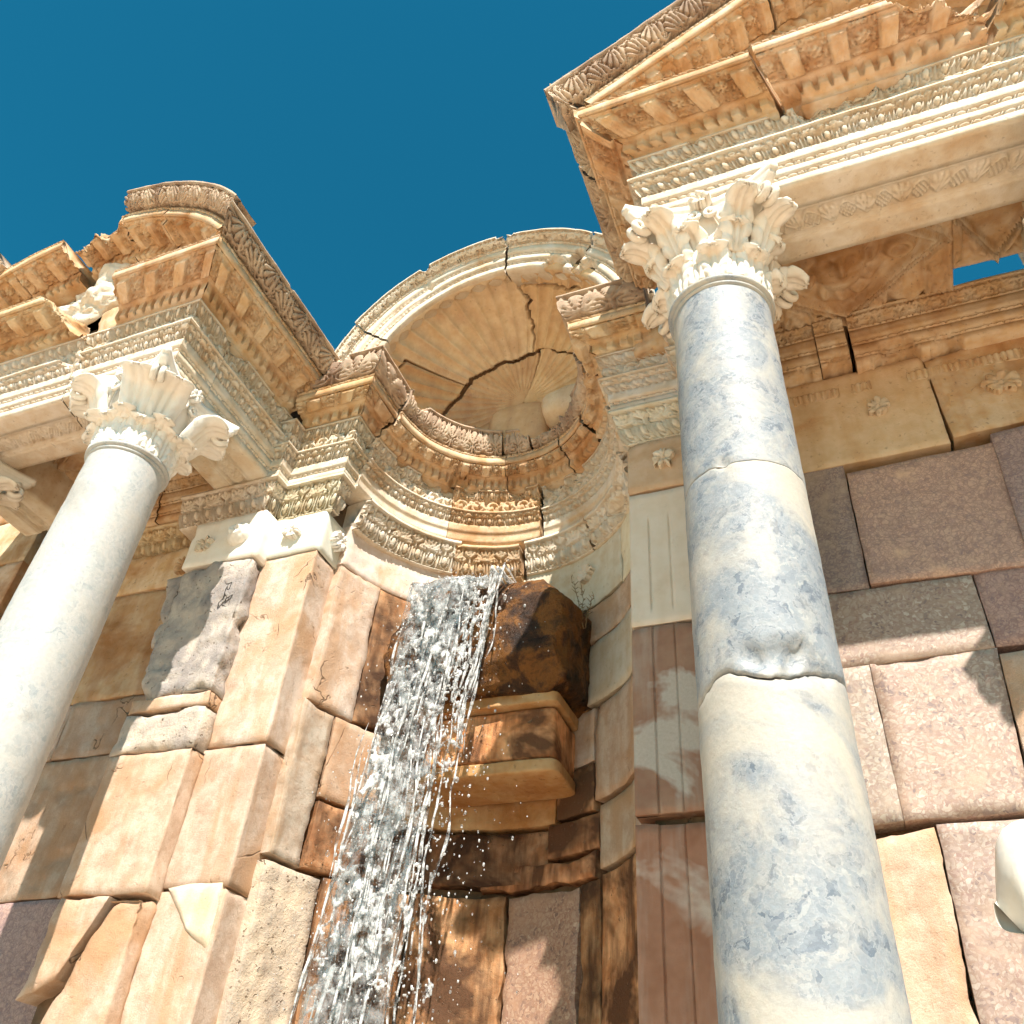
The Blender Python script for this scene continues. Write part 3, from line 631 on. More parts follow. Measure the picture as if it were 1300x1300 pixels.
def block(parent, quad, mp, mat, proud=0.0, depth=0.22, rough=0.005, bevel=0.006, jit=0.008, res=0.022, color=None, name='stone_block', seed=None, grooves=(), gz=(-9, 9), chips=0.5, smooth=True, cols=None, spall=0.0):
    """quad: TL,TR,BR,BL in (a,b); carved out as a worn, slightly uneven block."""
    BLOCKN[0] += 1; seed = BLOCKN[0] if seed is None else seed
    TL, TR, BR, BL = [np.array(q, float) for q in quad]
    W = (np.linalg.norm(TR-TL)+np.linalg.norm(BR-BL))/2; H = (np.linalg.norm(TL-BL)+np.linalg.norm(TR-BR))/2
    nu = int(np.clip(W/res, 8, 90))+1; nv = int(np.clip(H/res, 8, 110))+1
    u = np.linspace(0, 1, nu) if cols is None else np.asarray(cols); nu = len(u)
    # pull the outer ring in tight so the rounded edge is resolved
    def tight(t, L):
        e = min(0.45/len(t), bevel*0.35/L); t = t.copy(); t[1] = max(e, 1e-3); t[-2] = 1-t[1]; return t
    u = tight(u, W); v = tight(np.linspace(0, 1, nv), H)
    Ug, Vg = np.meshgrid(u, v, indexing='xy')
    Q = (TL*(1-Ug)[..., None]+TR*Ug[..., None])*(1-Vg)[..., None]+(BL*(1-Ug)[..., None]+BR*Ug[..., None])*Vg[..., None]
    def ej(t, k): return fbm(np.stack([t*2.5+seed*3.1, np.full_like(t, k*7.7+seed), np.full_like(t, 0.3)], -1), 1.0, 4, seed+k)*jit
    dl, dr = Ug*W, (1-Ug)*W; dt, db = Vg*H, (1-Vg)*H
    fade = 0.12
    Q[..., 0] += ej(Vg*H*3, 1)*np.clip(1-dl/fade, 0, 1)+ej(Vg*H*3, 2)*np.clip(1-dr/fade, 0, 1)
    Q[..., 1] += ej(Ug*W*3, 3)*np.clip(1-dt/fade, 0, 1)+ej(Ug*W*3, 4)*np.clip(1-db/fade, 0, 1)
    P3 = np.stack([Q[..., 0], Q[..., 1], np.full(Q.shape[:2], seed*1.7)], -1)
    ed = np.minimum(np.minimum(dl, dr), np.minimum(dt, db))
    chip = np.clip(fbm(P3, 5, 3, seed+9)-0.22, 0, 1)*chips
    be = bevel*(1+9*chip)
    D = proud-be*np.clip(1-ed/be, 0, 1)**2+fbm(P3, 3.2, 5, seed+3)*rough+fbm(P3, 11, 3, seed+4)*rough*0.5
    if spall: D -= spall*np.clip((fbm(P3, 2.4, 4, seed+13)-0.12)*4, 0, 1)
    for (g0, g1, gd) in grooves:      # sunk strips at a in [g0,g1]
        D -= np.where((Q[..., 0] > g0) & (Q[..., 0] < g1) & (Q[..., 1] > gz[0]) & (Q[..., 1] < gz[1]), gd, 0)
    F = mp(Q[..., 0], Q[..., 1], D); nvt = nu*nv
    idx = np.arange(nvt).reshape(nv, nu); bo = np.concatenate([idx[0, :-1], idx[:-1, -1], idx[-1, :0:-1], idx[:0:-1, 0]])
    Qb = Q.reshape(-1, 2)[bo]; Bk = mp(Qb[:, 0], Qb[:, 1], np.full(len(bo), proud-depth)); Ft = F.reshape(-1, 3)[bo]; nb_ = len(bo)
    k = np.arange(nb_); side = np.stack([k+nvt, np.roll(k, -1)+nvt, np.roll(k, -1)+nvt+nb_, k+nvt+nb_], 1)
    if color is None:
        r = np.random.default_rng(seed); color = tuple(r.uniform(0.86, 1.08)*r.uniform(0.96, 1.04, 3))
    return mesh_obj(name, np.concatenate([F.reshape(-1, 3), Ft, Bk]), np.concatenate([grid_faces(nv, nu)[:, ::-1], side]), mat, parent, smooth=smooth, color=color)
def px_quad(pts, Y): return [(lambda p: (p[0], p[2]))(onY(x, y, Y)) for x, y in pts]
def box(name, lo, hi, mat, parent=None, color=(1, 1, 1)):
    (x0, y0, z0), (x1, y1, z1) = lo, hi
    v = [(x0, y0, z0), (x1, y0, z0), (x1, y1, z0), (x0, y1, z0), (x0, y0, z1), (x1, y0, z1), (x1, y1, z1), (x0, y1, z1)]
    return mesh_obj(name, v, [(0, 3, 2, 1), (4, 5, 6, 7), (0, 1, 5, 4), (1, 2, 6, 5), (2, 3, 7, 6), (3, 0, 4, 7)], mat, parent, color=color)
def rosette(parent, centre, normal, size, mat, kind=0, seed=0, lift=0.05):
    """carved flower standing off a block; normal is '-y', '+x' or an angle of the niche wall."""
    n = 30; g = np.linspace(-1, 1, n); A, B = np.meshgrid(g, g, indexing='xy'); r = np.hypot(A, B); th = np.arctan2(B, A)
    A2, B2 = A/np.maximum(1, r/1.0), B/np.maximum(1, r/1.0); r = np.minimum(r, 1.0)
    if kind == 0:
        th = th+0.35*np.sin(3*th+seed*1.7)+0.20*np.sin(5*th+seed); wv = 0.13*np.sin(2*th+seed*2.3)+0.08*np.sin(7*th+seed)
        pet = np.abs(np.cos((2.5+0.5*(seed % 3))*th+seed))**0.8; lim = (0.50+0.50*pet)*(1+wv)/1.15
        sc = np.where(r > lim, lim/np.maximum(r, 1e-3), 1); A2 *= sc; B2 *= sc; r = np.minimum(r, lim)
        h = 0.35+0.75*np.sin(np.clip(r, 0, 1)*2.4+0.2)*(0.4+0.6*pet); h = np.maximum(h, 1.1*np.sqrt(np.clip(1-(r/0.2)**2, 0, 1)))
    else:
        pet = 0.5+0.5*np.cos(3*th+9*r); h = np.sqrt(np.clip(1-r**2, 0, 1))*1.1*(0.75+0.25*pet)+0.2*np.exp(-((r-0.45)/0.12)**2)
    edge = (np.maximum(np.abs(A), np.abs(B)) > 0.999); h = np.where(edge, -0.4, h)
    c = np.array(centre, float)
    if normal == '-y': ex, ez, nn = np.array([1, 0, 0.]), Z3, np.array([0, -1, 0.])
    elif normal == '+x': ex, ez, nn = np.array([0, 1, 0.]), Z3, np.array([1, 0, 0.])
    else: ex, ez, nn = np.array([math.sin(normal), -math.cos(normal), 0]), Z3, np.array([-math.cos(normal), -math.sin(normal), 0])
    P = c+(A2*size)[..., None]*ex+(B2*size)[..., None]*ez+(h*lift)[..., None]*nn
    P = P+fbm(P, 22, 3, seed)[..., None]*0.010*nn
    return mesh_obj('rosette', P.reshape(-1, 3), grid_faces(n, n), mat, parent, smooth=True)

# capital bands: palmettes over eggs; offset 0 is the beam face above
def prof_band():
    p = Prof(); p.add(-0.085, 4.165, -0.08, 4.185, bead, 0.06, 0.020, 0.004, step=0.006)
    p.add(-0.078, 4.186, -0.035, 4.29, egg, 0.108, 0.042, 0.012, step=0.0065).add(-0.032, 4.292, 0.006, 4.405, anthem, 0.122, 0.042, -0.008, step=0.0065)
    p.add(0.012, 4.406, 0.012, 4.437).add(0.012, 4.437, -0.3, 4.437).add(-0.3, 4.437, -0.3, 4.165)
    return p
BAND = prof_band()

# ------------------------------------------------------------------ niche: wall, bands, entablature, conch
tN = thing('shell_niche', 'curved fountain niche with a cracked scallop shell half dome between the two columns', 'niche')
RA = 1.02; RW = 1.125
# plan of the wall face under the entablature, left anta to right anta (outside on the right when walking +x)
PL = [(xiL, 3.90), (xiL+0.105, 3.90), (xiL+0.105, 4.03), (CX-RA-0.03, 4.03), (CX-RA-0.03, CYN)]
PRr = [(CX+RA+0.03, CYN), (CX+RA+0.03, 4.03), (xiR-0.105, 4.03), (xiR-0.105, 3.90), (xiR, 3.90)]
pathPL = plan_path(PL); pathPR = plan_path(PRr)
def arc_cols(R, a0, a1, step=0.0075):
    n = max(3, int(abs(a1-a0)*R/step)+1); a = np.linspace(a0, a1, n)
    rad = np.stack([np.cos(a), np.sin(a), np.zeros(n)], 1)
    return np.array([CX, CYN, 0])+R*rad, -rad, np.repeat(Z3[None], n, 0), np.abs(a-PI)*R
def niche_run(name, prof, breaks, mat, seed, gap=0.006, jig=0.006, shifts={}, mats={}, R=RA, **kw):
    cuts = kw.pop('cuts', {}); bites = kw.pop('bites', {})
    for k in range(len(breaks)-1):
        g = gap/R; a, b = math.radians(breaks[k])-g, math.radians(breaks[k+1])+g
        r = np.random.default_rng(seed+k)
        sh = np.array(shifts.get(k, (0, 0, 0)))+r.normal(0, jig, 3)*np.array([1, 1, 0.6])
        sweep(name, prof, *arc_cols(R, a, b), mats.get(k, mat), tN, seed=seed+k*5, shift=sh, cuts=cuts.get(k, ()), bites=bites.get(k, ()), color=tuple(r.uniform(0.92, 1.06)*np.ones(3)), **kw)
def pol(R, deg, z): return (CX+R*math.cos(math.radians(deg)), CYN+R*math.sin(math.radians(deg)), z)
niche_run('capital_band_block', BAND, [172, 122, 92, 58, 12], M['pale'], 51, gap=0.008, shifts={0: (0.03, 0, -0.01), 1: (0.0, -0.055, -0.055), 2: (0, 0, 0.0)}, mats={1: M['ochre']},
          bites={1: [(pol(0.98, 121, 4.43), 0.05, (0, 1, -0.5))], 3: [(pol(1.0, 50, 4.2), 0.1, (0.6, 0.8, 0)), (pol(1.0, 35, 4.25), 0.16, (0.8, 0.5, 0))]})
niche_run('architrave_block', AR_NICHE, [180, 128, 83, 0], M['pale'], 61, gap=0.006, mats={1: M['ochre'], 0: M['pale']}, shifts={1: (0, -0.01, 0.0)},
          bites={0: [(pol(0.94, 140, 4.91), 0.09, (-0.8, 0.6, 0)), (pol(0.95, 131, 4.93), 0.10, (-0.6, 0.8, 0)), (pol(0.95, 160, 4.95), 0.06, (-1, 0.3, 0))], 1: [(pol(0.92, 120, 4.92), 0.07, (-0.3, 1, 0)), (pol(0.92, 95, 4.93), 0.09, (0, 1, 0))], 2: [(pol(0.93, 75, 4.92), 0.09, (0.2, 1, 0)), (pol(0.93, 60, 4.92), 0.07, (0.5, 1, 0))]})
niche_run('cornice_block', CO_WALL, [180, 101, 62, 38, 0], M['ochre'], 71, gap=0.010, jig=0.010, wear=0.006,
          bites={0: [(pol(0.76, 165, 5.44), 0.09, (-1, 0.2, -0.4)), (pol(0.92, 128, 4.99), 0.09, (-0.5, 0.8, 0.3)), (pol(0.72, 104, 5.42), 0.07, (-0.2, 1, 0))],
                 1: [(pol(0.72, 80, 5.42), 0.13, (0.2, 1, -0.6)), (pol(0.73, 99, 5.2), 0.05, (0, 1, 0))], 2: [(pol(0.73, 55, 5.44), 0.16, (0.5, 0.8, -0.3))]})
niche_run('sima_block', SI_WALL, [180, 103, 84, 58, 0], M['brown'], 75, gap=0.012, jig=0.006, wear=0.005,
          bites={0: [(pol(0.70, 168, 5.44), 0.10, (-1, 0.2, -0.4))], 1: [(pol(0.70, 86, 5.42), 0.08, (0.1, 1, -0.2))], 2: [(pol(0.69, 76, 5.44), 0.17, (0.2, 1, -0.7)), (pol(0.69, 62, 5.44), 0.13, (0.4, 1, -0.5))], 3: [(pol(0.70, 52, 5.46), 0.12, (0.6, 0.8, -0.5))]})
# straight pieces beside the niche
def wall_ent(path, segs, seed, carve, band=True):
    for s in segs:
        run('architrave_block', AR_WALL, path, s, M['pale'], tN, seed=seed+s)
        if band and s in carve: run('capital_band_block', BAND, path, s, M['pale'], tN, seed=seed+40+s)
wall_ent(pathPL, (0, 1, 2, 3), 81, (0, 1, 2, 3)); wall_ent(pathPR, (0, 1, 2, 3), 86, (0, 1, 2, 3))
# anta band behind the left return beam
ANT = plan_path([(xiL-0.80, 3.90), (xiL, 3.90)]); run('capital_band_block', BAND, ANT, 0, M['pale'], tN, seed=95, color=(1, 1, 1)) if False else run('capital_band_block', BAND, ANT, 0, M['pale'], tN, seed=95)
cpl = plan_path([(xiL+0.15, 4.03), (CX-RA-0.03, 4.03), (CX-RA-0.03, CYN)]); cpr = plan_path([(CX+RA+0.03, CYN), (CX+RA+0.03, 4.03), (xiR-0.28, 4.03)])
for s in (0, 1):
    run('cornice_block', CO_WALL, cpl, s, M['ochre'], tN, seed=101+s); run('cornice_block', CO_WALL, cpr, s, M['ochre'], tN, seed=106+s)
    run('sima_block', SI_WALL, cpl, s, M['brown'], tN, seed=111+s, bites={0: [((xiL+0.34, 3.70, 5.42), 0.14, (0, 0.8, -0.6)), ((xiL+0.55, 3.70, 5.46), 0.07, (0, 0.8, -0.6))]} if s == 0 else {})
    run('sima_block', SI_WALL, cpr, s, M['brown'], tN, seed=116+s)

# wall of the niche below the bands
WM = cyl_map(RW)
def nb(a0, a1, z1, z0, mat, **kw):        # angles in degrees from +x, left block edge has the larger angle
    A0, A1 = math.radians(a0)*RW, math.radians(a1)*RW; g = 0.004
    # walk from right to left so that 'a' grows with the angle; mirrored faces are fine (two-sided)
    return block(tN, [(A0-g, z1-g), (A1+g, z1-g), (A1+g, z0+g), (A0-g, z0+g)], WM, mat, name='wall_block', **kw)
nb(172, 121, 4.20, 3.83, M['pale'], rough=0.008); nb(121, 92, 4.15, 3.5, M['pale']); nb(92, 40, 4.20, 3.68, M['pale'], rough=0.004); nb(40, 8, 4.20, 3.66, M['pale'])
nb(172, 152, 3.83, 2.72, M['block'], rough=0.014, jit=0.02); nb(152, 118, 3.83, 2.72, M['rust'])
nb(62, 30, 3.66, 3.36, M['block'], rough=0.004, color=(1.05, 0.98, 0.9)); nb(62, 30, 3.35, 2.87, M['pale'], color=(0.85, 0.82, 0.78)); nb(30, 8, 3.66, 2.86, M['block'])
nb(118, 62, 3.66, 2.80, M['rust'])
nb(174, 160, 2.70, 1.68, M['block'], rough=0.012, jit=0.02); nb(159, 128, 2.70, 2.14, M['block'], color=(0.9, 0.8, 0.7)); nb(128, 74, 2.44, 2.12, M['ochre'], rough=0.004, color=(0.85, 0.72, 0.55))
nb(128, 74, 2.80, 2.45, M['rust'], proud=-0.02)
nb(74, 57.5, 2.84, 2.46, M['block'], rough=0.004); nb(74, 57.5, 2.45, 2.14, M['rust'], rough=0.004, color=(1.5, 1.5, 1.5)); nb(57, 30, 2.84, 2.19, M['block'], rough=0.005, color=(0.95, 0.85, 0.75)); nb(30, 8, 2.84, 1.8, M['block'])
nb(159, 127, 2.12, 1.70, M['rust'], rough=0.012); nb(127, 77, 2.10, 1.76, M['rust'], rough=0.014, spall=0.02)
nb(77, 54.5, 2.12, 1.90, M['rust'], rough=0.008, color=(1.5, 1.4, 1.35)); nb(100, 56, 1.88, 1.74, M['rust'], rough=0.01, color=(1.6, 1.45, 1.4), jit=0.03)
nb(54, 30, 2.15, 1.76, M['block'], rough=0.005, color=(0.9, 0.85, 0.75)); nb(174, 152, 1.66, 0.6, M['greyrough'], rough=0.02, color=(1.15, 1.05, 0.92)); nb(151, 122, 1.69, 0.5, M['rust'], rough=0.014, color=(1.1, 1.1, 1.1))
nb(121.5, 90.5, 1.70, 0.5, M['rust'], rough=0.016, color=(1.25, 1.25, 1.2), jit=0.02); nb(89.5, 63.5, 1.70, 0.5, M['pink'], rough=0.006, color=(0.88, 0.70, 0.58), jit=0.02)
nb(63, 53.6, 1.71, 0.5, M['rust'], rough=0.008); nb(53, 30, 1.73, 0.5, M['rust'], rough=0.006, color=(1.5, 1.4, 1.3))
nb(30, 8, 1.78, 0.5, M['block'])
for (d0, d1) in ((172, 140), (140, 105), (105, 70), (70, 35), (35, 8)): nb(d0, d1, 0.48, -0.6, M['rust'])
def shell_solid(name, R0, R1, z0, z1, mat, parent, a0=0, a1=180, n=40):
    a = np.radians(np.linspace(a0, a1, n)); c = np.stack([np.cos(a), np.sin(a)], 1); rows = []
    for R, z in ((R0, z0), (R0, z1), (R1, z1), (R1, z0)): rows.append(np.concatenate([np.array([CX, CYN])+R*c, np.full((n, 1), z)], 1))
    P = np.concatenate(rows); i = np.arange(4*n).reshape(4, n); r = np.concatenate([i, i[:1]])
    q = np.stack([r[:-1, :-1], r[:-1, 1:], r[1:, 1:], r[1:, :-1]], -1).reshape(-1, 4)
    return mesh_obj(name, P, q, mat, parent, extra=[i[::-1, 0], i[:, -1]])
shell_solid('rubble_core', RW+0.10, 1.75, -0.6, 5.44, M['core'], tN)
rosette(tN, pol(RW-0.01, 62, 3.98), math.radians(62), 0.085, M['pale'], 0, 3, 0.045)

# conch: fluted half dome, great arcs from a low hinge at the back to the front rim
DC = np.array([CX, 4.05, 5.40]); DR = 1.085
hinge = np.array([-0.06, 0.86, 0.46]); hinge /= np.linalg.norm(hinge)
def conch_pieces():
    nt, nth = 140, 500
    t = np.linspace(0.0, 1, nt)[:, None]; th = np.radians(np.linspace(-62, 242, nth))[None, :]
    e = np.stack([np.cos(th), np.zeros_like(th), np.sin(th)], -1)
    om = np.arccos(np.clip(e@hinge, -1, 1))[..., None]
    D = (np.sin((1-t)[..., None]*om)*hinge+np.sin(t[..., None]*om)*e)/np.sin(om)
    q = np.degrees(th)/8.6; fl = np.abs(np.sin(q*PI))**0.75                # rounded flutes
    lim = 0.955; env = np.clip(t/0.10, 0, 1)
    scal = 0.972-0.05*(1-np.sqrt(np.clip(1-(2*(q-np.floor(q))-1)**2, 0, 1)))
    dep = np.where(t < scal, 0.050*(t**0.9)*fl*env+0.012, 0.0)
    r = DR+dep
    P = DC+D*r[..., None]
    nz = fbm(P, 4, 4, 5)*0.008+fbm(P, 17, 3, 6)*0.003; P = P+D*nz[..., None]
    # break-up into stones: polylines in (th deg, t)
    TH = np.degrees(th)+np.zeros_like(t); TT = t+np.zeros_like(th)
    wob = fbm(np.stack([TH/30, TT*4, np.zeros_like(TT)], -1), 2.0, 4, 8)
    s1 = TT+wob*0.03-(0.33+0.10*np.abs((TH-100)/90))          # lower ring of stones
    s2 = TH+wob*7-(64+18*TT)                                     # long crack at right
    s3 = TT+wob*0.05-0.86                                       # patched rim at right
    s4 = TH+wob*6-62
    pid = np.where(s1 < 0, np.where(s4 > 0, 3, 4), np.where(s2 > 0, 0, np.where(s3 > 0, 2, 1)))
    pid = np.where((s1 >= 0) & (s2 > 0) & (TH > 152) & (TT < 0.80), 5, pid)
    gapm = np.zeros_like(pid, bool)
    for ax_, w in ((0, 1), (1, 1)):
        df = np.zeros_like(gapm)
        if ax_ == 0: dd = pid[1:] != pid[:-1]; df[1:] |= dd; df[:-1] |= dd
        else: dd = pid[:, 1:] != pid[:, :-1]; df[:, 1:] |= dd; df[:, :-1] |= dd
        gapm |= df
    fi = np.arange(nt*nth).reshape(nt, nth)
    for k in range(6):
        okv = (pid == k) & ~(gapm & (wob > -0.55)) & (P[..., 2] > 5.36)
        fa = okv[:-1, :-1] & okv[1:, :-1] & okv[:-1, 1:] & okv[1:, 1:]
        if fa.sum() < 10: continue
        ii, jj = np.nonzero(fa); quads = np.stack([fi[ii, jj], fi[ii, jj+1], fi[ii+1, jj+1], fi[ii+1, jj]], 1)
        used, inv = np.unique(quads, return_inverse=True); quads = inv.reshape(-1, 4)
        rr = np.random.default_rng(40+k); sh = rr.normal(0, 0.006, 3)
        V = P.reshape(-1, 3)[used]+sh; Vb = V+D.reshape(-1, 3)[used]*0.10
        n = len(V); E = np.concatenate([quads[:, [0, 1]], quads[:, [1, 2]], quads[:, [2, 3]], quads[:, [3, 0]]])
        key = np.sort(E, 1); key = key[:, 0].astype(np.int64)*n+key[:, 1]; uq, ix, ct = np.unique(key, return_index=True, return_counts=True)
        Eb = E[ix[ct == 1]]; side = np.stack([Eb[:, 1], Eb[:, 0], Eb[:, 0]+n, Eb[:, 1]+n], 1)
        col = {0: (1.04, 1.0, 0.95), 1: (0.98, 0.88, 0.74), 2: (1.0, 0.88, 0.74), 3: (0.86, 0.74, 0.64), 4: (0.98, 0.9, 0.78), 5: (0.92, 0.8, 0.66)}[k]
        mesh_obj('shell_block', np.concatenate([V, Vb]), np.concatenate([quads, side]), M['shell'], tN, smooth=False, color=col)
    # dark core behind
    n1, n2 = 24, 48; a = np.linspace(0, PI, n2)[None, :]; b = np.linspace(-0.35, PI/2, n1)[:, None]
    S = np.stack([np.cos(b)*np.cos(a), np.cos(b)*np.sin(a), np.sin(b)+0*a], -1)
    inn = DC+S*1.20; out = DC+S*1.42; k = n1*n2; i = np.arange(k).reshape(n1, n2)
    bo = np.concatenate([i[0, :-1], i[:-1, -1], i[-1, :0:-1], i[:0:-1, 0]])
    side = np.stack([bo, np.roll(bo, -1), np.roll(bo, -1)+k, bo+k], 1)
    mesh_obj('dome_core', np.concatenate([inn.reshape(-1, 3), out.reshape(-1, 3)]), np.concatenate([grid_faces(n1, n2), grid_faces(n1, n2, k)[:, ::-1], side]), M['core'], tN)
conch_pieces()
rock('shell_block', (-2.62, 4.92, 5.30), (-2.02, 5.30, 5.86), M['shell'], tN, 0.02, 78, 18, 4.0, color=(0.9, 0.78, 0.66))
rock('shell_block', (-2.05, 4.75, 5.42), (-1.55, 5.1, 5.70), M['shell'], tN, 0.03, 77, 18, 3.5)
# archivolt
def prof_arch():
    p = Prof()
    p.add(-0.045, 0.0, 0.0, 0.0).add(0, 0, 0.0, 0.060).add(0.004, 0.060, 0.008, 0.086, bead, 0.085, 0.020, 0.005, step=0.0055)
    p.add(0.022, 0.087, 0.024, 0.140).add(0.028, 0.140, 0.032, 0.166, bead, 0.085, 0.020, 0.005, step=0.0055).add(0.046, 0.167, 0.050, 0.225)
    p.add(0.056, 0.226, 0.066, 0.248, bead, 0.07, 0.020, 0.004, step=0.0055).add(0.070, 0.249, 0.135, 0.300, anthem, 0.075, 0.030, 0.006, step=0.0065).add(0.142, 0.302, 0.142, 0.318)
    p.add(0.142, 0.318, -0.30, 0.325).add(-0.30, 0.2, -0.30, 0.10)
    return p
ARV = prof_arch(); RI = 1.10
def archivolt(a0, a1, seed, shift=(0, 0, 0), **kw):
    a0, a1 = math.radians(a0), math.radians(a1); n = int(abs(a1-a0)*1.25/0.0075)+1; a = np.linspace(a0, a1, n)
    U = np.stack([np.cos(a), np.zeros(n), np.sin(a)], 1); N = np.repeat(np.array([[0, -1.0, 0]]), n, 0)
    base = np.array([CX, 4.0, 5.38])+RI*U
    r = np.random.default_rng(seed)
    sweep('archivolt_block', ARV, base, N, U, a*1.25, M['pale'], tN, seed=seed, shift=shift, color=tuple(r.uniform(0.98, 1.06)*np.ones(3)), **kw)
def arp(R, deg, y): return (CX+R*math.cos(math.radians(deg)), y, 5.38+R*math.sin(math.radians(deg)))
archivolt(178, 149.4, 121, (0.01, 0.01, -0.012), bites=[(arp(1.30, 160, 3.82), 0.09, (0, 1, 0)), (arp(1.2, 174, 3.9), 0.16, (0, 1, -0.2))])
archivolt(148.8, 84.4, 122, bites=[(arp(1.42, 116, 3.86), 0.05, (0.2, 0.5, -1)), (arp(1.26, 118, 3.93), 0.06, (0, 1, 0)), (arp(1.41, 86, 3.86), 0.04, (-1, 0, -0.6)), (arp(1.34, 102, 3.93), 0.035, (0, 1, 0))])
archivolt(83.4, 48.0, 123, (0, 0, -0.008), bites=[(arp(1.41, 82, 3.86), 0.03, (1, 0, -0.8)), (arp(1.12, 60, 3.98), 0.12, (0, 1, 0.5)), (arp(1.2, 48, 3.98), 0.12, (0, 1, 0.6))])
archivolt(47.0, 2, 124, bites=[(arp(1.15, 42, 3.98), 0.10, (0, 1, 0.3))])
# fill behind the entablature tops
rock('cornice_rubble', (xiL-0.03, 4.00, 4.86), (xiL+0.42, 4.5, 5.40), M['ochre'], tN, 0.035, 83, 34, 16.0, scale=6.0, smooth=False)
rock('cornice_rubble', (-4.42, 3.98, 4.90), (xiL+0.10, 4.55, 5.62), M['core'], tN, 0.03, 85, 16, 12.0, scale=6.0, smooth=False)
rock('cornice_rubble', (xiL+0.02, 3.95, 5.15), (CX-1.02, 4.6, 5.47), M['break'], tN, 0.05, 81, 18, 4.0)
rock('cornice_rubble', (CX+1.02, 3.95, 5.15), (xiR-0.02, 4.6, 5.47), M['break'], tN, 0.05, 82, 18, 4.0)

# ------------------------------------------------------------------ pilasters beside the niche, anta piers
def pilaster(sg, label):
    t = thing('niche_pilaster', label, 'pilaster'); return t
tPL = pilaster(-1, 'sunlit tan stone pilaster with carved flower capital at the left edge of the niche')
tPR = pilaster(1, 'shaded marble pilaster with red-brown panels half hidden behind the blue-grey column')
YW = 4.20; YS = 4.12; XSL = -3.43; XSR = -1.10
fL, cumL = path_map([(xiL-0.02, YS), (XSL, YS), (XSL, 4.52)]); wL = cumL[1]; eL = cumL[2]
def pb(parent, f, a0, a1, z1, z0, mat, **kw):
    g = 0.004; return block(parent, [(a0+g, z1-g), (a1-g, z1-g), (a1-g, z0+g), (a0+g, z0+g)], f, mat, **kw)
def corner_cols(a0, a1, c, n=44):
    u = np.linspace(0, 1, n); k = (c-a0)/(a1-a0); i = np.argmin(np.abs(u-k)); u[i] = k; return u
cc = corner_cols(0, eL, wL)
pb(tPL, fL, 0, eL, 4.165, 3.80, M['white'], name='capital_block', cols=cc, rough=0.003, bevel=0.01, proud=0.015, jit=0.006)
pb(tPL, fL, 0, eL, 3.80, 2.31, M['block'], cols=cc, color=(1.10, 1.08, 1.06), rough=0.005, spall=0.012)
pb(tPL, fL, 0, eL, 2.30, 1.445, M['block'], cols=cc, color=(0.98, 0.93, 0.88), rough=0.006)
pb(tPL, fL, 0, eL, 1.435, 0.42, M['block'], cols=cc, color=(1.05, 1.0, 0.95), rough=0.007)
pb(tPL, fL, 0, eL, 0.41, -0.6, M['block'], cols=cc)
block(tPL, px_quad([(214, 1126), (283, 1119), (263, 1206), (236, 1180)], YS), plane_map(YS), M['pale'], proud=0.010, depth=0.05, jit=0.010, rough=0.003, name='repair_patch', color=(0.95, 0.93, 0.9))
rosette(tPL, (-3.66, YS-0.015, 3.985), '-y', 0.085, M['white'], 0, 1, 0.055); rosette(tPL, (XSL+0.015, 4.29, 3.99), '+x', 0.095, M['white'], 0, 2, 0.06)
fR, cumR = path_map([(XSR, 4.55), (XSR, YS), (xiR+0.02, YS)]); eR0 = cumR[1]; eR = cumR[2]
cr = corner_cols(0, eR, eR0)
gx = lambda x: eR0+(x-XSR)
pb(tPR, fR, 0, eR, 4.165, 3.735, M['pale'], name='capital_block', cols=cr, rough=0.003, bevel=0.01, proud=0.012, color=(0.82, 0.66, 0.54))
gr = [(gx(-0.985), gx(-0.974), 0.010), (gx(-0.865), gx(-0.854), 0.010)]
cg = np.unique(np.concatenate([cr]+[np.array([g0-0.002, g0+0.001, g1-0.001, g1+0.002])/eR for g0, g1, _ in gr]))
pb(tPR, fR, 0, eR, 3.725, 2.74, M['white'], cols=cg, rough=0.002, grooves=gr, gz=(2.85, 3.5), jit=0.006, color=(0.86, 0.76, 0.67))
pb(tPR, fR, 0, eR, 2.73, 1.66, M['redcream'], cols=cg, rough=0.002, grooves=gr, jit=0.008)
pb(tPR, fR, 0, eR, 1.62, 0.30, M['redmarble'], cols=cg, rough=0.003, grooves=gr, jit=0.012)
pb(tPR, fR, 0, eR, 0.29, -0.6, M['redmarble'], cols=cr)
rosette(tPR, (-0.86, YS-0.012, 3.96), '-y', 0.085, M['pale'], 0, 5, 0.045)
box('core', (xiL+0.02, YS+0.10, -0.6), (CX-RW-0.10, 5.0, 4.42), M['core'], tPL); box('core', (CX+RW+0.10, YS+0.12, -0.6), (xiR-0.02, 5.0, 4.42), M['core'], tPR)

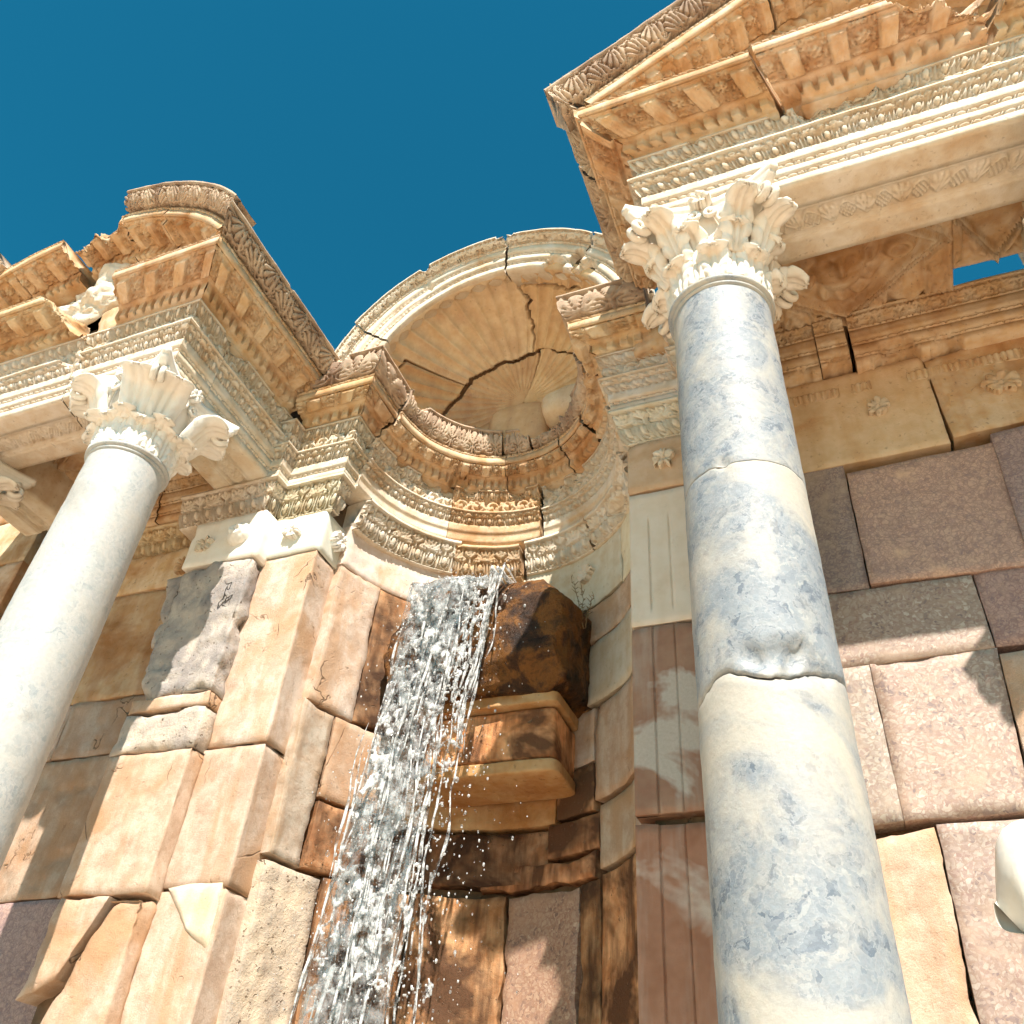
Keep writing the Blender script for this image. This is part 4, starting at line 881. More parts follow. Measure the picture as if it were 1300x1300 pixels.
tAL = thing('anta_pier', 'rough grey and tan block pier behind the pale column at left', 'pier')
YA = 3.985; pm = plane_map(YA)
fA, cumA = path_map([(-4.52, YA), (-3.87, YA), (-3.87, YS+0.02)]); eA = cumA[2]; ca = corner_cols(0, eA, cumA[1])
pb(tAL, fA, -0.28+0.28, eA, 4.165, 3.74, M['white'], name='capital_block', cols=ca, rough=0.003, bevel=0.01, jit=0.006, proud=0.012)
block(tAL, [(0.02, 3.73), (eA, 3.73), (eA, 2.66), (0.0, 2.66)], fA, M['greyrough'], rough=0.03, bevel=0.02, jit=0.035, cols=ca, chips=1.0)
pb(tAL, fA, 0.0, eA, 2.65, 2.55, M['block'], cols=ca, rough=0.01, jit=0.01, color=(1.1, 1.08, 1.05))
pb(tAL, fA, 0.0, eA, 2.545, 2.26, M['greyrough'], cols=ca, rough=0.016, bevel=0.015, jit=0.02, color=(1.15, 1.1, 1.05))
pb(tAL, fA, 0.0, eA, 2.25, 1.385, M['block'], cols=ca, rough=0.01, bevel=0.010, jit=0.012, color=(1.06, 0.98, 0.9))
block(tAL, [(0.06, 1.37), (0.42, 1.375), (0.22, 0.95), (0.02, 0.86)], fA, M['block'], rough=0.016, jit=0.02, color=(1.1, 1.02, 0.95), proud=0.02)
block(tAL, [(0.44, 1.33), (eA, 1.37), (eA, 0.2), (0.0, 0.2)], fA, M['block'], rough=0.012, bevel=0.012, jit=0.018, color=(1.08, 1.0, 0.92))
block(tAL, [(0.0, 0.19), (eA, 0.19), (eA, -0.6), (0.0, -0.6)], fA, M['block'])
rosette(tAL, (-4.05, YA-0.012, 3.96), '-y', 0.10, M['white'], 1, 4, 0.075); rosette(tAL, (-4.36, YA-0.012, 3.93), '-y', 0.085, M['pale'], 0, 6, 0.035)
box('core', (-4.50, YA+0.14, -0.6), (-3.89, 4.6, 4.42), M['core'], tAL)

tAR = thing('anta_pier', 'tan block pier hidden behind the blue-grey column at right', 'pier')
fB, cumB = path_map([(-0.62, YS+0.02), (-0.62, YA), (-0.07, YA), (-0.07, YW+0.02)]); eB = cumB[3]
ub = np.linspace(0, 1, 40)
for q in (cumB[1], cumB[2]): ub[np.argmin(np.abs(ub-q/eB))] = q/eB
pb(tAR, fB, 0, eB, 4.165, 3.74, M['pale'], name='capital_block', cols=ub, rough=0.003, bevel=0.01, proud=0.01)
for za, zb, mt in ((3.73, 2.66, 'block'), (2.65, 1.72, 'pink'), (1.71, 0.8, 'block'), (0.79, -0.6, 'block')): pb(tAR, fB, 0, eB, za, zb, M[mt], cols=ub)
box('core', (-0.60, YA+0.14, -0.6), (-0.09, 4.6, 4.42), M['core'], tAR)
run('capital_band_block', BAND, plan_path([(xiR, 3.90), (xiR+0.50, 3.90)]), 0, M['pale'], tAR, seed=96)
rock('cornice_rubble', (xiR-0.42, 3.92, 4.86), (xiR+0.03, 4.5, 5.36), M['ochre'], tN, 0.035, 84, 34, 16.0, scale=6.0, smooth=False)

# ------------------------------------------------------------------ back walls of the aediculae
def prof_back():
    p = Prof()
    p.add(0, 4.45, 0.0, 4.505).add(0.006, 4.505, 0.012, 4.528, bead, 0.085, 0.020, 0.004, step=0.006).add(0.02, 4.53, 0.02, 4.60)
    p.add(0.026, 4.60, 0.032, 4.624, bead, 0.085, 0.020, 0.004, step=0.006).add(0.04, 4.626, 0.04, 4.72).add(0.046, 4.72, 0.05, 4.742, bead, 0.08, 0.020, 0.004, step=0.006)
    p.add(0.055, 4.744, 0.10, 4.815, anthem, 0.07, 0.028, 0.004, step=0.0065).add(0.105, 4.816, 0.105, 4.84).add(0.105, 4.84, -0.3, 4.84).add(-0.3, 4.84, -0.3, 4.45)
    return p
BK = prof_back()
tWR = thing('ashlar_wall', 'shaded breccia block wall behind the blue-grey column at right', 'wall')
pw = plan_path([(xiR+0.06, 4.10), (xoR-0.06, 4.10)])
run('architrave_block', BK, pw, 0, M['ochre'], tWR, cuts_at=(0.70, 0.90), gap=0.008, jig=0.012, seed=141,
    bites={0: [((0.06, 4.08, 4.46), 0.06, (0, 1, 0.6))], 1: [((0.30, 4.08, 4.44), 0.10, (0, 1, 0.7))], 2: [((0.62, 4.06, 4.46), 0.14, (0, 1, 0.8)), ((0.90, 4.06, 4.44), 0.12, (0, 1, 0.8)), ((0.45, 4.06, 4.44), 0.08, (0, 1, 0.8))]})
mW = plane_map(YW)
def wb(pts, mat, **kw):
    kw.setdefault('jit', 0.004); e = 1.1
    return block(tWR, px_quad([(x+sx*e, y+sy*e) for (x, y), (sx, sy) in zip(pts, ((-1, -1), (1, -1), (1, 1), (-1, 1)))], YW), mW, mat, **kw)
wb([(960, 505), (1168, 455), (1206, 562), (990, 606)], M['pale'], color=(0.95, 0.78, 0.6), rough=0.005, proud=0.01)
wb([(1174, 462), (1330, 408), (1360, 520), (1212, 556)], M['ochre'], color=(0.95, 0.9, 0.85), rough=0.012, proud=0.01, chips=0.9)
wb([(960, 610), (1068, 587), (1103, 744), (1000, 760)], M['purple'], rough=0.003)
wb([(1076, 604), (1270, 562), (1312, 716), (1106, 742)], M['purple'], color=(1.45, 1.30, 1.15), rough=0.006, proud=0.015)
wb([(1258, 556), (1360, 530), (1400, 690), (1304, 700)], M['purple'], proud=0.03, rough=0.004)
wb([(990, 764), (1232, 730), (1262, 820), (1008, 856)], M['pink'], rough=0.003, color=(0.95, 0.9, 0.86))
wb([(1236, 728), (1400, 700), (1440, 800), (1266, 818)], M['purple'], color=(1.25, 1.1, 1.05), rough=0.004)
wb([(1000, 860), (1102, 844), (1146, 1040), (1020, 1056)], M['pink'], rough=0.003)
wb([(1105, 843), (1264, 822), (1312, 1028), (1149, 1040)], M['pink'], rough=0.003, color=(1.05, 1.0, 0.97))
wb([(1270, 832), (1420, 812), (1460, 1010), (1318, 1022)], M['block'], rough=0.012, proud=0.012, chips=0.9, color=(1.1, 1.05, 1.0))
wb([(1030, 1072), (1186, 1052), (1250, 1340), (1080, 1360)], M['block'], rough=0.008, chips=0.9, jit=0.02, color=(1.08, 1.0, 0.9))
wb([(1190, 1048), (1420, 1032), (1480, 1330), (1255, 1340)], M['pink'], rough=0.008, chips=0.8, color=(1.0, 0.96, 0.95))
wb([(1060, 1368), (1480, 1340), (1530, 1640), (1130, 1660)], M['pink'])
rosette(tWR, (*onY(1115, 520, YW-0.01)[[0, 1]], onY(1115, 520, YW)[2]), '-y', 0.085, M['pale'], 0, 8, 0.035)
rosette(tWR, (*onY(1272, 490, YW-0.02)[[0, 1]], onY(1272, 490, YW)[2]), '-y', 0.11, M['ochre'], 0, 9, 0.03)
TG = Prof(); TG.add(0.0, 4.27, 0.012, 4.345, tongue, 0.072, 0.012, step=0.007).add(0.012, 4.345, -0.05, 4.35).add(-0.05, 4.35, -0.05, 4.27)
for (xa, xb) in ((-0.02, 0.26), (0.34, 0.45), (0.66, 1.3)):
    c = seg_cols((xa, YW-0.012), (xb, YW-0.012), (0, -1), (0, -1), 0, xb-xa, xb-xa); sweep('tongue_moulding', TG, *c, M['ochre'], tWR, seed=int(xb*100))
box('core', (xiR-0.02, YW+0.12, -0.6), (xoR+0.6, 5.2, 4.82), M['core'], tWR)

tWL = thing('ashlar_wall', 'shaded brown block wall seen behind and left of the pale column', 'wall')
pwl = plan_path([(xoL+0.06, 4.10), (xiL-0.05, 4.10)])
run('architrave_block', BK, pwl, 0, M['ochre'], tWL, cuts_at=(1.2,), seed=151)
run('capital_band_block', BAND, plan_path([(xoL, 4.14), (-4.60, 4.14)]), 0, M['ochre'], tWL, cuts_at=(0.9,), seed=152)
def wl_(pts, mat, **kw): return block(tWL, pts, mW, mat, **kw)
wl_([(-6.6, 4.16), (-5.5, 4.16), (-5.5, 3.80), (-6.6, 3.80)], M['ochre']); wl_([(-5.49, 4.16), (-4.50, 4.16), (-4.50, 3.80), (-5.49, 3.80)], M['ochre'], proud=0.01)
wl_([(-5.7, 3.79), (-4.45, 3.79), (-4.45, 2.84), (-5.7, 2.84)], M['ochre'], color=(0.8, 0.72, 0.66), rough=0.012)
wl_([(-6.7, 3.79), (-5.71, 3.79), (-5.71, 2.84), (-6.7, 2.84)], M['ochre'], color=(0.85, 0.8, 0.75), rough=0.01)
wl_([(-5.3, 2.83), (-4.45, 2.83), (-4.45, 2.40), (-5.3, 2.40)], M['block'], rough=0.012, color=(0.8, 0.74, 0.7)); wl_([(-6.7, 2.83), (-5.31, 2.83), (-5.31, 2.40), (-6.7, 2.40)], M['block'], rough=0.012)
wl_([(-5.6, 2.39), (-4.45, 2.39), (-4.45, 1.47), (-5.6, 1.45)], M['block'], rough=0.014, spall=0.02, color=(0.85, 0.75, 0.66)); wl_([(-6.7, 2.39), (-5.61, 2.39), (-5.61, 1.45), (-6.7, 1.45)], M['block'])
wl_([(-5.5, 1.44), (-4.45, 1.46), (-4.45, 0.5), (-5.5, 0.5)], M['purple'], color=(1.2, 1.1, 1.1)); wl_([(-6.7, 1.44), (-5.51, 1.44), (-5.51, 0.5), (-6.7, 0.5)], M['purple'])
wl_([(-6.7, 0.49), (-4.45, 0.49), (-4.45, -0.6), (-6.7, -0.6)], M['purple'])
wl_([(-4.75, 3.78), (-4.53, 3.80), (-4.50, 3.25), (-4.66, 3.15)], M['greyrough'], proud=0.12, depth=0.3, rough=0.03, bevel=0.03, jit=0.03)
for kz, (za, zb) in enumerate(((5.55, 5.0), (4.99, 4.45), (4.44, 3.80), (3.79, 2.84), (2.83, 2.40), (2.39, 1.45), (1.44, 0.5), (0.49, -0.6))):
    wl_([(-8.2, za), (-6.71, za), (-6.71, zb), (-8.2, zb)], (M['ochre'], M['ochre'], M['block'], M['purple'])[kz//2])
rosette(tWL, (-4.72, YW-0.02, 3.95), '-y', 0.085, M['ochre'], 0, 11, 0.04)
box('core', (xoL-2.2, YW+0.12, -0.6), (-4.45, 5.2, 4.82), M['core'], tWL)
box('core', (xoL-2.2, YW+0.12, 4.82), (xoL-0.1, 5.2, 5.6), M['core'], tWL)

# ------------------------------------------------------------------ columns with Corinthian capitals
ZB, ZN = -0.62, 3.80          # column foot, neck
def shaft_r(z):
    t = (z-ZB)/(ZN-ZB); return 0.268-0.024*np.clip(t, 0, 1)**1.7
def leaf_mesh(name, hgt, wid, curl, lob, mat, broad=0.8, smoothleaf=False):
    ns, ntt = 23, 40; s = np.linspace(-1, 1, ns)[None, :]; t = np.linspace(0, 1, ntt)[:, None]
    w = wid*(0.62+0.38*np.sin(PI*np.clip(t, 0, 0.62)/1.24)**1.2)*(1-(1-broad)*np.clip((t-0.55)/0.45, 0, 1))*np.sqrt(np.clip(1.0-np.clip((t-0.86)/0.14, 0, 1)**2*0.92, 0, 1))
    ph = lob*(t+0.10)-0.9*np.abs(s)                     # slanting lobes that rise towards the edge
    saw = ph-np.floor(ph)
    lobe = 1-(0.20 if not smoothleaf else 0.05)*np.clip(saw*1.25-0.25, 0, 1)**1.4*np.abs(s)**2.5
    x = s*w*lobe
    tt = np.clip((t-0.60)/0.40, 0, 1); an = tt**0.9*curl
    st = hgt/ntt*1.15
    z = np.cumsum(np.cos(an), 0)*st-st; r = np.cumsum(np.sin(an), 0)*st*0.85
    vein = np.abs(np.sin(PI*ph))**0.6
    rib = (0.013 if not smoothleaf else 0.006)*(vein-0.6)*np.clip(np.abs(s)*2.4-0.2, 0, 1)+0.016*np.exp(-(s/0.11)**2)-0.010*np.exp(-((np.abs(s)-0.22)/0.07)**2)
    bend = 0.020*np.sin(np.abs(s)*PI*0.9)-0.022*np.abs(s)**3+rib*np.clip(t/0.12, 0.3, 1)
    rx = r+bend*np.cos(an)+0.010*t; zx = z-bend*np.sin(an)*0.8
    P = np.stack([x+0*t, -rx, zx+0*s], -1)              # the leaf faces -y
    me = bpy.data.meshes.new(name); q = grid_faces(ntt, ns)
    me.from_pydata(P.reshape(-1, 3).tolist(), [], q.tolist()); me.polygons.foreach_set('use_smooth', np.ones(len(q), bool)); me.materials.append(mat)
    return me
def bell_r(z):   # z from 0 (neck) to 0.54
    t = z/0.54; return 0.240+0.075*t**2.6
LEAF = {}
def leaves_for(mat, key):
    LEAF[key] = (leaf_mesh('acanthus_leaf', 0.25, 0.098, 2.3, 4.2, mat), leaf_mesh('acanthus_leaf', 0.43, 0.098, 2.3, 6.2, mat), leaf_mesh('acanthus_leaf', 0.36, 0.105, 1.75, 4.6, mat, 0.75), leaf_mesh('smooth_leaf', 0.38, 0.145, 1.7, 3.2, mat, 0.85, True))
def tube(name, pts, rad, mat, parent, sides=8, smooth=True):
    pts = np.array(pts, float); n = len(pts); rad = np.broadcast_to(rad, (n,)); T = np.gradient(pts, axis=0); T /= np.linalg.norm(T, axis=1, keepdims=True)
    ref = np.array([0.31, 0.22, 0.92]); A = np.cross(T, ref); A /= np.linalg.norm(A, axis=1, keepdims=True); B = np.cross(T, A)
    a = np.linspace(0, 2*PI, sides, endpoint=False)
    V = pts[:, None]+rad[:, None, None]*(np.cos(a)[None, :, None]*A[:, None]+np.sin(a)[None, :, None]*B[:, None])
    i = np.arange(n*sides).reshape(n, sides); j = np.roll(i, -1, 1)
    q = np.stack([i[:-1], j[:-1], j[1:], i[1:]], -1).reshape(-1, 4)
    return mesh_obj(name, V.reshape(-1, 3), q, mat, parent, smooth=smooth, extra=[i[0][::-1], i[-1]])
def lathe(name, prof, cx, cy, mat, parent, n=96, smooth=True, jag0=None, jag1=None, rough=0.0, seed=0, bites=()):
    prof = np.array(prof, float); a = np.linspace(0, 2*PI, n, endpoint=False)
    R = np.repeat(prof[:, :1], n, 1); Z = np.repeat(prof[:, 1:2], n, 1)
    if jag0 is not None:
        k = np.clip(1-(Z-prof[0, 1])/0.35, 0, 1); Z = Z+k*jag0(a)[None, :]
    if jag1 is not None:
        k = np.clip(1-(prof[-1, 1]-Z)/0.35, 0, 1); Z = Z+k*jag1(a)[None, :]
    P = np.stack([cx+R*np.cos(a), cy+R*np.sin(a), Z], -1)
    if rough:
        w = fbm(P, 5, 4, seed)*rough+fbm(P, 18, 3, seed+2)*rough*0.5
        P[..., 0] += w*np.cos(a); P[..., 1] += w*np.sin(a)
    for (c, r, d) in bites:
        q = np.sqrt(((P-np.array(c))**2).sum(-1)); k = np.clip(1-q/(r*(1+0.4*fbm(P, 9, 3, seed+7))), 0, 1)**0.5*d
        P[..., 0] -= k*np.cos(a); P[..., 1] -= k*np.sin(a)
    nr = len(prof); i = np.arange(nr*n).reshape(nr, n); j = np.roll(i, -1, 1)
    q = np.stack([i[:-1], j[:-1], j[1:], i[1:]], -1).reshape(-1, 4)
    return mesh_obj(name, P.reshape(-1, 3), q, mat, parent, smooth=smooth, extra=[i[0][::-1], i[-1]])
def abacus_mesh(parent, cx, cy, z, mat):
    n = 40; pts = []
    hw, cut = 0.425, 0.075; sag = 0.125
    for k in range(4):
        th = k*PI/2; s = np.linspace(-1, 1, n); x = s*(hw-cut*0.5); y = -(hw-0.005)+sag*(1-s**2)
        pts.append(np.stack([x*math.cos(th)-y*math.sin(th), x*math.sin(th)+y*math.cos(th)], 1))
    O = np.concatenate(pts); rows = []
    for sc, zz in ((0.90, 0.0), (0.92, 0.012), (0.955, 0.030), (0.965, 0.045), (0.965, 0.052), (0.99, 0.058), (1.0, 0.075), (1.0, 0.10)):
        rows.append(np.concatenate([O*sc, np.full((len(O), 1), zz)], 1))
    P = np.concatenate(rows)+np.array([cx, cy, z]); N = len(O); i = np.arange(len(rows)*N).reshape(len(rows), N); j = np.roll(i, -1, 1)
    q = np.stack([i[:-1], j[:-1], j[1:], i[1:]], -1).reshape(-1, 4)
    return mesh_obj('abacus', P, q, mat, parent, smooth=False, extra=[i[0][::-1], i[-1]])
def column(cx, cy, label, mat, capmat, key, drums, smoothcap=False, rot=0.0):
    t = thing('marble_column', label, 'column', 'columns of the two aediculae')
    # base
    lathe('base', [(0.37, ZB-0.02), (0.37, ZB+0.0), (0.385, ZB+0.03), (0.385, ZB+0.06), (0.36, ZB+0.09), (0.325, ZB+0.10), (0.315, ZB+0.125), (0.33, ZB+0.14), (0.335, ZB+0.165), (0.315, ZB+0.19), (0.285, ZB+0.195)], cx, cy, capmat, t)
    box('plinth', (cx-0.40, cy-0.40, ZB-0.16), (cx+0.40, cy+0.40, ZB-0.02), capmat, t)
    zs = [ZB+0.19]+[d[0] for d in drums]+[ZN-0.055]
    for k in range(len(zs)-1):
        g0 = 0.4*drums[k-1][3] if k else 0.0; g1 = 0.4*drums[k][3] if k < len(drums) else 0.0; z0, z1 = zs[k]+g0, zs[k+1]-g1
        zz = np.concatenate([[z0, z0+0.006], np.linspace(z0+0.012, z1-0.012, int((z1-z0)/0.03)+2), [z1-0.006, z1]])
        rr = shaft_r(zz).copy(); d0 = drums[k-1][3] if k else 0.0; d1 = drums[k][3] if k < len(drums) else 0.0; rr[0] -= d0; rr[1] -= d0*0.3; rr[-1] -= d1; rr[-2] -= d1*0.3
        j0 = drums[k-1][1] if k else None; j1 = drums[k][1] if k < len(drums) else None
        bt = [b for d in drums for b in d[2]]
        lathe('shaft_drum', np.stack([rr, zz], 1), cx, cy, mat, t, 110, jag0=j0, jag1=j1, rough=0.0022, seed=int(abs(cx)*100)+k, bites=bt)
    lathe('astragal', [(0.243, ZN-0.056), (0.246, ZN-0.05), (0.254, ZN-0.046), (0.256, ZN-0.034), (0.250, ZN-0.03), (0.258, ZN-0.028), (0.270, ZN-0.018), (0.272, ZN-0.004), (0.262, ZN+0.006), (0.245, ZN+0.008)], cx, cy, mat if not smoothcap else mat, t)
    cap = lathe('capital', [(bell_r(z)-0.004, ZN+z) for z in np.linspace(0.005, 0.545, 24)], cx, cy, capmat, t, 64)
    if key not in LEAF: leaves_for(capmat, key)
    lo, hi, mid, sm = LEAF[key]
    def place(me, ang, r, z, name='acanthus_leaf', sc=(1, 1, 1), tilt=0.0):
        o = bpy.data.objects.new(name, me); link(o, cap); o.location = (cx+r*math.cos(ang), cy+r*math.sin(ang), z)
        o.rotation_euler = (tilt, 0, ang+PI/2); o.scale = sc
        m = o.modifiers.new('thickness', 'SOLIDIFY'); m.thickness = 0.014; m.offset = -1.0; return o
    for k in range(8): place(lo, rot+k*PI/4, 0.248, ZN+0.005, sc=(1, 1, random.uniform(0.94, 1.05)))
    if not smoothcap:
        for k in range(8): place(hi, rot+k*PI/4+PI/8, 0.246, ZN+0.01, sc=(1, 1, random.uniform(0.95, 1.03)))
    else:
        for k in range(8): place(hi, rot+k*PI/4+PI/8, 0.246, ZN+0.01, sc=(1, 1, 0.62))
    for k in range(4):
        an = PI/4+k*PI/2
        for dd in (-1, 1):
            place(mid if not smoothcap else sm, an+dd*0.26, 0.262, ZN+0.20, sc=(0.92, 1.35, 0.98), tilt=0.42, name='calyx_leaf')
        ph = np.linspace(0, 2.7*PI, 50); rr = 0.062*(1-ph/(2.7*PI)*0.82)
        for dd in (-1, 1):                                   # corner volutes, a pair back to back
            ca, sa = math.cos(an), math.sin(an); off = 0.026*dd
            px = 0.485+rr*np.cos(ph+0.5*PI); pz = ZN+0.470+rr*np.sin(ph+0.5*PI)
            pts = np.stack([cx+px*ca-off*sa, cy+px*sa+off*ca, pz], 1)
            b0 = np.array([cx+0.275*math.cos(an+dd*0.42), cy+0.275*math.sin(an+dd*0.42), ZN+0.33]); q = np.linspace(0, 1, 12)[:-1, None]
            mid_ = (b0+pts[0])/2+np.array([0, 0, 0.07]); st = b0*(1-q)**2+2*mid_*q*(1-q)+pts[0]*q**2
            tube('volute', np.concatenate([st, pts]), np.concatenate([np.linspace(0.014, 0.024, 11), np.linspace(0.024, 0.016, len(pts))]), capmat, cap, 8)
        am = k*PI/2
        for dd in (-1, 1):                                   # inner helices under the abacus flower
            ph = np.linspace(0, 2.2*PI, 30); rr = 0.038*(1-ph/(2.2*PI)*0.75); bx, by = math.cos(am), math.sin(am)
            px = 0.048*dd+dd*rr*np.cos(ph+PI/2); pz = ZN+0.480+rr*np.sin(ph+PI/2)
            pts = np.stack([cx+0.318*bx-px*by, cy+0.318*by+px*bx, pz], 1)
            b0 = np.array([cx+0.262*bx-0.12*dd*by, cy+0.262*by+0.12*dd*bx, ZN+0.33]); q = np.linspace(0, 1, 9)[:-1, None]
            tube('helix', np.concatenate([b0*(1-q)+pts[0]*q, pts]), 0.013, capmat, cap, 7)
        f = rosette(cap, (0, 0, 0), '-y', 0.066, capmat, 0, k, 0.05); f.name = 'fleuron'
        f.rotation_euler = (0, 0, am+PI/2); f.location = (cx+0.318*math.cos(am), cy+0.318*math.sin(am), ZN+0.585)
    abacus_mesh(cap, cx, cy, ZN+0.535, capmat)
    return t
YC = 2.98
def jagf(seed, amp, tilt=0.0, ph=0.0):
    def f(a): return amp*fbm(np.stack([np.cos(a)*1.6, np.sin(a)*1.6, np.full_like(a, seed)], -1), 1.3, 5, seed)+tilt*np.cos(a-ph)
    return f
XR = CX+1.96; XL = CX-1.96
fa = -PI/2
def on_col(cx, deg, z): return (cx+0.262*math.cos(math.radians(deg)), YC+0.262*math.sin(math.radians(deg)), z)
column(XR, YC, 'blue-grey mottled marble column with cream stains and two cracks, right of the niche', M['colR'], M['capital'], 'R',
       [(1.585, jagf(3, 0.055), [(on_col(XR, -75, 1.62), 0.09, 0.035), (on_col(XR, -58, 1.60), 0.08, 0.035), (on_col(XR, -95, 1.63), 0.06, 0.03), (on_col(XR, -40, 1.58), 0.06, 0.03)], 0.010),
        (2.54, jagf(5, 0.012), [(on_col(XR, -100, 2.545), 0.035, 0.02)], 0.0022)], rot=0.10)
column(XL, YC, 'pale white marble column with smooth restored capital, left of the niche', M['colL'], M['white'], 'L', [(1.10, jagf(9, 0.012), [], 0.004)], smoothcap=True, rot=0.0)
column(CX+3.97, YC, 'marble column at the far right corner of the right aedicula, mostly outside the picture', M['colL'], M['capital'], 'R', [])
column(CX-3.90, YC, 'marble column at the far left corner of the left aedicula, mostly outside the picture', M['colL'], M['white'], 'R', [])

# ------------------------------------------------------------------ spout rock and its support
tS = thing('spout_stone', 'dark wet rust-brown spout boulder jutting from the niche wall', 'rock')
def spout():
    o = rock('boulder', (-3.10, 4.60, 2.78), (-1.69, 5.32, 3.66), M['wet'], tS, 0.032, 91, 54, 9.0, scale=5.0,
             clip=[((0.75, -0.15, 0.7), (-1.76, 4.65, 3.50)), ((-0.75, -0.1, 0.7), (-2.98, 4.65, 3.54)), ((0.9, -0.5, -0.1), (-1.74, 4.64, 3.0)), ((-0.9, -0.35, -0.25), (-3.06, 4.7, 3.15)), ((0, -0.9, 0.5), (-2.3, 4.66, 3.55)), ((0.1, -0.8, -0.55), (-2.3, 4.66, 2.85)), ((-0.35, -0.85, 0.2), (-2.8, 4.64, 3.3)), ((0.5, 0, -0.8), (-1.70, 4.8, 2.86))])
    return o
spout()
tU = thing('spout_bracket', 'carved square stone bracket under the dark spout boulder', 'bracket')
rock('moulded_ledge', (-2.80, 4.77, 2.715), (-1.77, 5.26, 2.80), M['ochre'], tU, 0.010, 92, 24, 14, color=(0.8, 0.66, 0.48))
rock('bracket_block', (-2.72, 4.83, 2.37), (-1.80, 5.28, 2.71), M['rust'], tU, 0.012, 93, 26, 18, color=(2.0, 1.85, 1.7))
rock('moulded_base', (-2.74, 4.82, 2.27), (-1.78, 5.28, 2.365), M['ochre'], tU, 0.006, 94, 24, 10, color=(0.8, 0.64, 0.45))

# ------------------------------------------------------------------ water
tWt = thing('waterfall', 'clear splashing water pouring over the dark boulder down the left of the niche', 'water')
def fall_pos(s, w):
    """s: 0 at the lip .. 1 at the bottom; w: across -1..1. Path over the boulder, then free fall."""
    z = np.where(s < 0.07, 3.66, 3.66-(s-0.07)/0.93*4.2)
    face = np.clip((3.66-z)/0.8, 0, 1)
    y = np.where(s < 0.07, 4.66+(0.07-s)*5.5, 4.585-0.05*face)-np.clip((2.85-z)/3.4, 0, 1)**0.6*0.20
    xc = -2.53-0.05*np.clip((3.66-z)/1.2, 0, 1)-0.05*np.clip((2.6-z)/2.6, 0, 1)
    hw = 0.34-0.02*face+0.06*np.clip((2.6-z)/2.0, 0, 1)
    return np.stack([xc+w*hw, y+0*w, z+0*w], -1)
def water_net(seed, ns, nw, thr, off, w0=-1.0, w1=1.0, s1=1.0, stretch=(2.0, 9.0), name='water_sheet', bulge=0.03, mat='water'):
    s = np.linspace(0, s1, ns)[:, None]; w = np.linspace(w0, w1, nw)[None, :]
    S = s+0*w; W = w+0*s
    P = fall_pos(S, W)
    q = np.stack([W*stretch[0]*1.6, S*stretch[1], np.full_like(S, seed)], -1)
    n1 = fbm(q+0.5*fbm(q, 1.3, 2, seed+4)[..., None], 1.0, 3, seed); n2 = fbm(q, 1.9, 2, seed+9)
    P[..., 1] -= off+bulge*n1+0.012*n2; P[..., 0] += 0.03*fbm(q, 0.7, 3, seed+2)
    edge = np.clip((1-np.abs(W))/0.22, 0, 1)
    web = np.minimum(np.abs(n1), np.abs(n2)*1.6)-(thr*(0.25+0.75*edge))*(0.80-0.15*S/s1)
    keep = web < 0
    fi = np.arange(ns*nw).reshape(ns, nw); k = keep[:-1, :-1] & keep[1:, :-1] & keep[:-1, 1:] & keep[1:, 1:]
    ii, jj = np.nonzero(k); quads = np.stack([fi[ii, jj], fi[ii, jj+1], fi[ii+1, jj+1], fi[ii+1, jj]], 1)
    used, inv = np.unique(quads, return_inverse=True)
    o = mesh_obj(name, P.reshape(-1, 3)[used], inv.reshape(-1, 4), M[mat], tWt, smooth=True)
    o['kind'] = 'stuff'
    m = o.modifiers.new('thickness', 'SOLIDIFY'); m.thickness = 0.008; m.offset = 0; return o
water_net(3, 520, 96, 0.15, 0.00, stretch=(1.5, 17.0)); water_net(8, 460, 84, 0.10, 0.08, -0.95, 1.0, stretch=(1.3, 15.0))
water_net(12, 420, 70, 0.24, 0.03, -1.0, 0.10, stretch=(1.4, 10.0))
water_net(31, 300, 60, 9.0, 0.04, -0.9, 0.45, stretch=(1.2, 9.0), mat='veil', name='water_veil')
water_net(21, 210, 96, 0.20, 0.012, -0.95, 1.0, 0.30, (2.0, 26.0), bulge=0.015)
def strands():
    rg = np.random.default_rng(5)
    for k in range(30):
        w = rg.uniform(-1, 0.95) if k < 20 else rg.uniform(0.95, 1.25); s = np.linspace(rg.uniform(0.0, 0.35), rg.uniform(0.5, 1.0), 90) if k < 20 else np.linspace(0.0, rg.uniform(0.2, 0.42), 90)
        P = fall_pos(s, np.full_like(s, w)); q = np.stack([s*9+k*3.3, np.full_like(s, k*1.7), np.zeros_like(s)], -1)
        P[:, 0] += 0.045*fbm(q, 1.0, 4, k); P[:, 1] -= 0.03+0.04*fbm(q, 1.0, 3, k+100)+rg.uniform(0, 0.06)
        r = 0.0045+0.006*np.clip(fbm(q, 2.5, 3, k+200)+0.2, 0, 1)
        r *= np.clip(np.minimum(np.arange(90), np.arange(90)[::-1])/8.0, 0.15, 1)
        tube('water_strand', P, r, M['drop'], tWt, 6)
strands()
